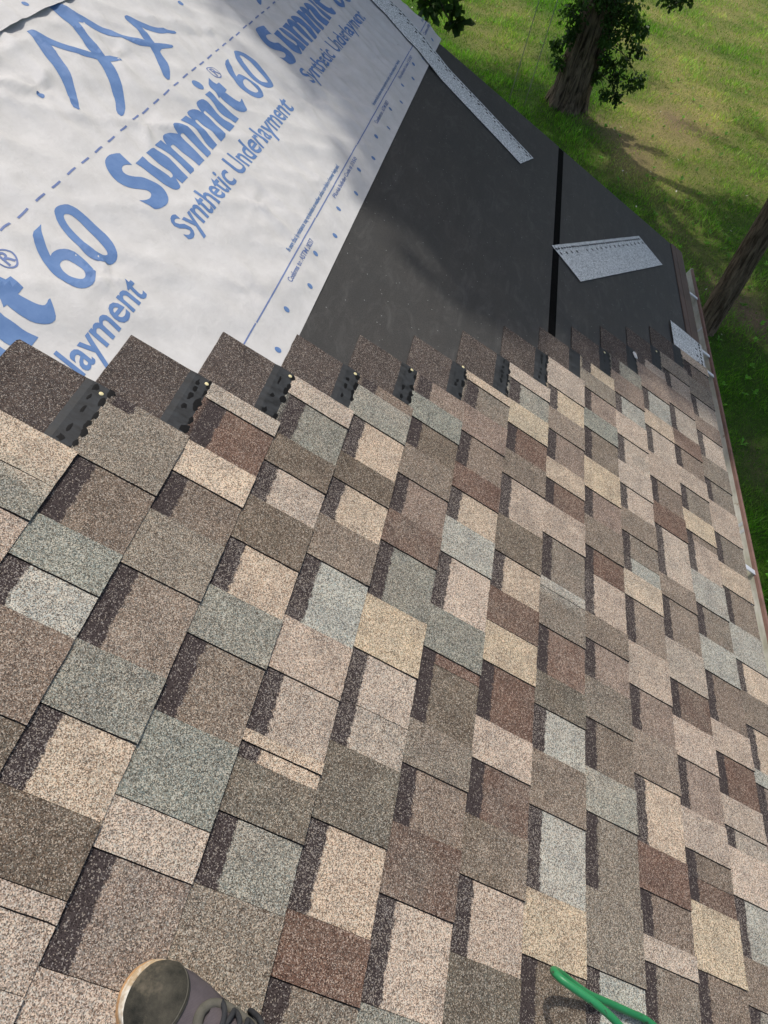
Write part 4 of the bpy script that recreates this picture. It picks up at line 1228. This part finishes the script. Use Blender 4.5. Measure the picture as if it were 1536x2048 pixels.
def trunk_mesh(name, x, y, r0, r1, h, mat, parent, flare=0.35, ridge=0.03, nz=110, na=84, lean=(0, 0)):
    V = []; F = []
    for i in range(nz + 1):
        t = i / nz; z = -0.15 + (h + 0.15) * t ** 1.15
        r = r0 + (r1 - r0) * t
        fl = math.exp(-max(z, 0) / 0.22) * flare
        for k in range(na):
            a = 2 * math.pi * k / na
            root = fl * r * (0.65 + 0.35 * math.cos(a * 5 + 1.0) + 0.3 * math.cos(a * 3 + x))
            rd = ridge * (abs(mnoise.noise(Vector((math.cos(a) * 5.5, math.sin(a) * 5.5, z * 1.3 + x)))) - 0.2 + 0.5 * mnoise.noise(Vector((math.cos(a) * 14, math.sin(a) * 14, z * 4))))
            big = 0.05 * r * mnoise.noise(Vector((math.cos(a), math.sin(a), z * 0.7 + 9)))
            rr = r + root + rd + big
            V.append((x + lean[0] * z + rr * math.cos(a), y + lean[1] * z + rr * math.sin(a), z))
    for i in range(nz):
        for k in range(na):
            F.append((i * na + k, i * na + (k + 1) % na, (i + 1) * na + (k + 1) % na, (i + 1) * na + k))
    F.append(tuple(range(nz * na, (nz + 1) * na)))
    return mesh_obj(name, V, F, mat, parent, smooth_=True)

def leaf_cloud(centers, radii, per, size, rngl, hue=(0.045, 0.095, 0.018), spread=0.75, droop=0.3):
    VV = []; CC = []
    for c0, r in zip(centers, radii):
        p = rngl.normal(0, 1, (per, 3)); p /= np.linalg.norm(p, axis=1, keepdims=True)
        p = p * (rngl.random((per, 1)) ** 0.4) * r * np.array((1, 1, spread)) + np.array(c0)
        ax = rngl.normal(0, 1, (per, 3)); ax[:, 2] -= droop; ax /= np.linalg.norm(ax, axis=1, keepdims=True)
        nn = rngl.normal(0, 1, (per, 3)); nn[:, 2] += 0.9
        sd_ = np.cross(ax, nn); sd_ /= np.linalg.norm(sd_, axis=1, keepdims=True)
        up_ = np.cross(sd_, ax)
        L = size * rngl.uniform(0.65, 1.25, (per, 1)); wd = L * rngl.uniform(0.26, 0.40, (per, 1))
        bs = p; tip = p + ax * L; mid = p + ax * L * 0.5
        # lobed leaf: two faces folded along the rib, widest past the middle
        r1 = bs + ax * L * 0.35 + sd_ * wd * 0.6 + up_ * wd * 0.25; r2 = bs + ax * L * 0.7 + sd_ * wd + up_ * wd * 0.35
        l1 = bs + ax * L * 0.35 - sd_ * wd * 0.6 + up_ * wd * 0.25; l2 = bs + ax * L * 0.7 - sd_ * wd + up_ * wd * 0.35
        VV.append(np.stack([bs, r1, r2, tip], 1).reshape(-1, 3)); VV.append(np.stack([bs, tip, l2, l1], 1).reshape(-1, 3))
        col = np.array(hue) * rngl.uniform(0.7, 1.5) * rngl.uniform(0.7, 1.35, (per, 1)) * np.array((1, 1, 1))
        col = np.repeat(col, 4, axis=0); CC.append(col); CC.append(col)
    return np.concatenate(VV), np.concatenate(CC)

def roof_shadow(p):
    """where the sun throws the shadow of a point on the roof plane (u, v)"""
    nrm = Vector((0, -SP, CP)); o_ = Vector((0, 0, EAVE_H))
    t = (Vector(p) - o_).dot(nrm) / SUN.dot(nrm)
    q = Vector(p) - SUN * t
    return q.x, (q - o_).dot(Vector((0, CP, SP)))
SB_V = [-1.0, 0.05, 0.62, 0.87, 1.09, 1.38, 1.63, 1.75, 2.04, 2.28, 3.0, 5.0]
SB_U = [2.80, 2.65, 2.45, 2.30, 2.20, 2.20, 2.40, 2.44, 2.50, 2.68, 2.95, 3.4]
def allowed(p, r):
    u, v = roof_shadow(p)
    if p[2] > 3.2 and -5 < u < 4.4 and -1.2 < v < 5.2:
        if u - r * 0.5 < np.interp(v, SB_V, SB_U): return False
    t = p[2] / SUN.z
    gx_, gy_ = p[0] - SUN.x * t, p[1] - SUN.y * t
    if gx_ > 13.2 and gy_ < -0.75 and gx_ < 34: return mnoise.noise(Vector((gx_ * 0.8, gy_ * 0.8, 2))) > 0.33
    return True

def make_tree(name, x, y, r0, r1, trunk_h, crown_c, crown_r, nclus, seed, mbark, label, group, leaf=0.17, per=46, clus=(0.4, 0.7), extra=None, flare=0.35, ridge=0.055, hue=(0.060, 0.125, 0.024), lower=None):
    root = empty(name, (x, y, 0))
    tag(root, label, 'tree', group)
    trunk_mesh('trunk', x, y, r0, r1, trunk_h, mbark, root, flare, ridge)
    rl = np.random.default_rng(seed)
    cen = []; rad = []
    tries = 0
    while len(cen) < nclus and tries < nclus * 30:
        tries += 1
        p = rl.uniform(-1, 1, 3)
        rr = np.linalg.norm(p)
        if rr > 1 or rr < 0.35: continue
        q = np.array(crown_c) + p * np.array(crown_r)
        r = rl.uniform(*clus)
        if q[2] < (lower or 4.5): continue
        if not allowed(q, r): continue
        cen.append(q); rad.append(r)
    # limbs reach towards groups of clumps
    if cen:
        idx = rl.choice(len(cen), min(13, len(cen)), replace=False)
        for i in idx:
            e = cen[i]; s = np.array((x, y, trunk_h - rl.uniform(0.1, 1.2)))
            md = (s + e) / 2 + np.array((0, 0, 0.5)) + rl.normal(0, 0.25, 3)
            rs = r1 * rl.uniform(0.35, 0.6)
            tube('limb', [tuple(q) for q in catmull([s, s * 0.6 + md * 0.4 + rl.normal(0, 0.08, 3), md, md * 0.4 + e * 0.6 + rl.normal(0, 0.15, 3), e], 5)], (lambda rs_: (lambda t: rs_ * (1 - 0.85 * t)))(rs), mbark, root, nseg=8)
    VV, CC = leaf_cloud(cen, rad, per, leaf, rl, hue)
    if extra:
        c2, r2, per2, leaf2 = extra
        v2, k2 = leaf_cloud(c2, r2, per2, leaf2, rl, tuple(q * 0.72 for q in hue), 1.0, 0.8)
        VV = np.concatenate([VV, v2]); CC = np.concatenate([CC, k2])
        for c_, r_ in zip(c2, r2):   # twigs of the low sprouts
            s = np.array((x + 0.7 * r0 * np.sign(c_[0] - x) * 0.3, y + np.sign(c_[1] - y) * r0 * 0.9, max(0.1, c_[2] + rl.uniform(-0.1, 0.35))))
            if abs(c_[1] - y) > 2.5 or abs(c_[0] - x) > 2.5: continue
            tube('twig', [tuple(q) for q in catmull([s, (s + np.array(c_)) / 2 + np.array((0, 0, 0.08)), np.array(c_)], 4)], lambda t: 0.012 * (1 - 0.7 * t), mbark, root, nseg=6)
    o_ = fast_mesh('crown', VV - np.array((x, y, 0)), 4, M_LEAF, root, CC)
    return root

M_BARK1 = bark('oak_bark', (0.040, 0.029, 0.020), (0.33, 0.25, 0.175))
M_BARK2 = bark('brown_bark', (0.090, 0.060, 0.040), (0.36, 0.26, 0.18), 1.6)
GT = 'trees standing round the house'
sprouts = [(15.2, 0.24, 0.95), (15.2, 0.12, 0.72), (15.1, 0.10, 1.12), (15.1, 0.22, 1.45), (15.0, 0.14, 1.62), (15.2, -0.68, 1.66), (15.2, -0.80, 1.45), (15.2, -0.97, 1.32), (15.2, -1.10, 1.20), (15.1, -0.62, 1.25),
           (15.1, -0.72, 0.92), (15.1, -0.90, 0.74), (15.1, -1.15, 0.72), (15.1, -1.30, 0.82), (15.0, -0.80, 0.50), (15.0, -1.02, 0.48), (15.2, -0.60, 0.68), (15.2, -0.95, 1.0),
           (15.1, -0.55, 1.72), (15.1, -0.78, 1.78), (14.9, 0.02, 1.78), (15.3, -1.38, 1.98), (15.3, -1.20, 2.02), (15.3, -1.52, 2.08),
           (15.0, -0.45, 1.55), (14.95, -0.50, 1.30), (15.0, -0.42, 1.80), (15.0, -0.60, 1.00), (15.0, 0.05, 1.40), (14.95, -0.20, 1.75), (15.0, -0.88, 1.62), (15.0, -1.02, 1.55), (15.0, 0.10, 1.22)]
srad = [0.13, 0.11, 0.12, 0.15, 0.20, 0.18, 0.16, 0.14, 0.13, 0.15, 0.14, 0.13, 0.14, 0.11, 0.12, 0.10, 0.12, 0.13, 0.2, 0.2, 0.22, 0.12, 0.12, 0.13, 0.16, 0.14, 0.18, 0.10, 0.14, 0.16, 0.12, 0.10, 0.10]
make_tree('oak_tree', 15.4, -0.27, 0.325, 0.27, 5.2, (15.2, -0.2, 8.2), (6.8, 5.6, 3.2), 620, 3, M_BARK1,
          'thick oak with furrowed trunk and low leafy sprouts beyond the roof end', GT,
          extra=(sprouts, srad, 74, 0.085), lower=5.0)
make_tree('tree', 8.72, -2.15, 0.140, 0.115, 5.6, (8.4, -1.8, 8.0), (4.8, 4.4, 2.6), 420, 8, M_BARK2,
          'tree with a slim bare brown trunk just outside the gutter', GT, flare=0.22, ridge=0.014, lower=5.4)
tl = [(7.3, 1.95, 2.92), (7.25, 1.86, 2.90), (7.3, 1.76, 2.95), (7.2, 1.84, 2.82), (7.3, 1.68, 2.84), (7.3, 1.60, 2.74), (7.2, 1.98, 3.02), (7.4, 1.70, 3.08), (7.5, 1.60, 3.05), (7.5, 2.10, 3.15), (7.6, 2.30, 3.20)]
make_tree('tree', 8.3, 4.3, 0.22, 0.17, 5.8, (5.9, 2.7, 8.9), (2.9, 3.3, 1.9), 640, 12, M_BARK1,
          'leafy tree at the top edge, its lowest leaves hanging beside the roof', GT,
          extra=(tl, [0.08, 0.10, 0.09, 0.06, 0.05, 0.03, 0.12, 0.12, 0.10, 0.16, 0.2], 22, 0.12), lower=6.0, clus=(0.3, 0.5), per=60)
tr = [t for t in bpy.data.objects if t.name == 'tree.001'][0]
tube('limb', [tuple(q) for q in catmull([np.array((8.2, 4.2, 4.2)), np.array((7.9, 3.4, 3.9)), np.array((7.6, 2.6, 3.4)), np.array((7.35, 1.95, 2.95)), np.array((7.3, 1.62, 2.68))], 6)], lambda t: 0.05 * (1 - 0.9 * t), M_BARK1, tr, nseg=8)

# ------------------------------------------------------------------ ropes hanging by the oak
M_ROPE = plain('pale_rope', (0.34, 0.33, 0.24), 0.8, 0.2, 0.1, 50)
for (x, y, lab) in ((14.75, 0.50, 'thin pale rope hanging left of the oak, the one nearer its trunk'),
                    (14.9, 0.78, 'thin pale rope hanging left of the oak, the one farther from its trunk')):
    o = tube('rope', [(x + 0.01 * math.sin(z), y, z) for z in np.linspace(-0.01 + gh(x, y), 6.4, 16)], 0.0065, M_ROPE, None, base=(x, y, 0), nseg=8)
    tag(o, lab, 'rope', 'ropes hanging beside the oak')
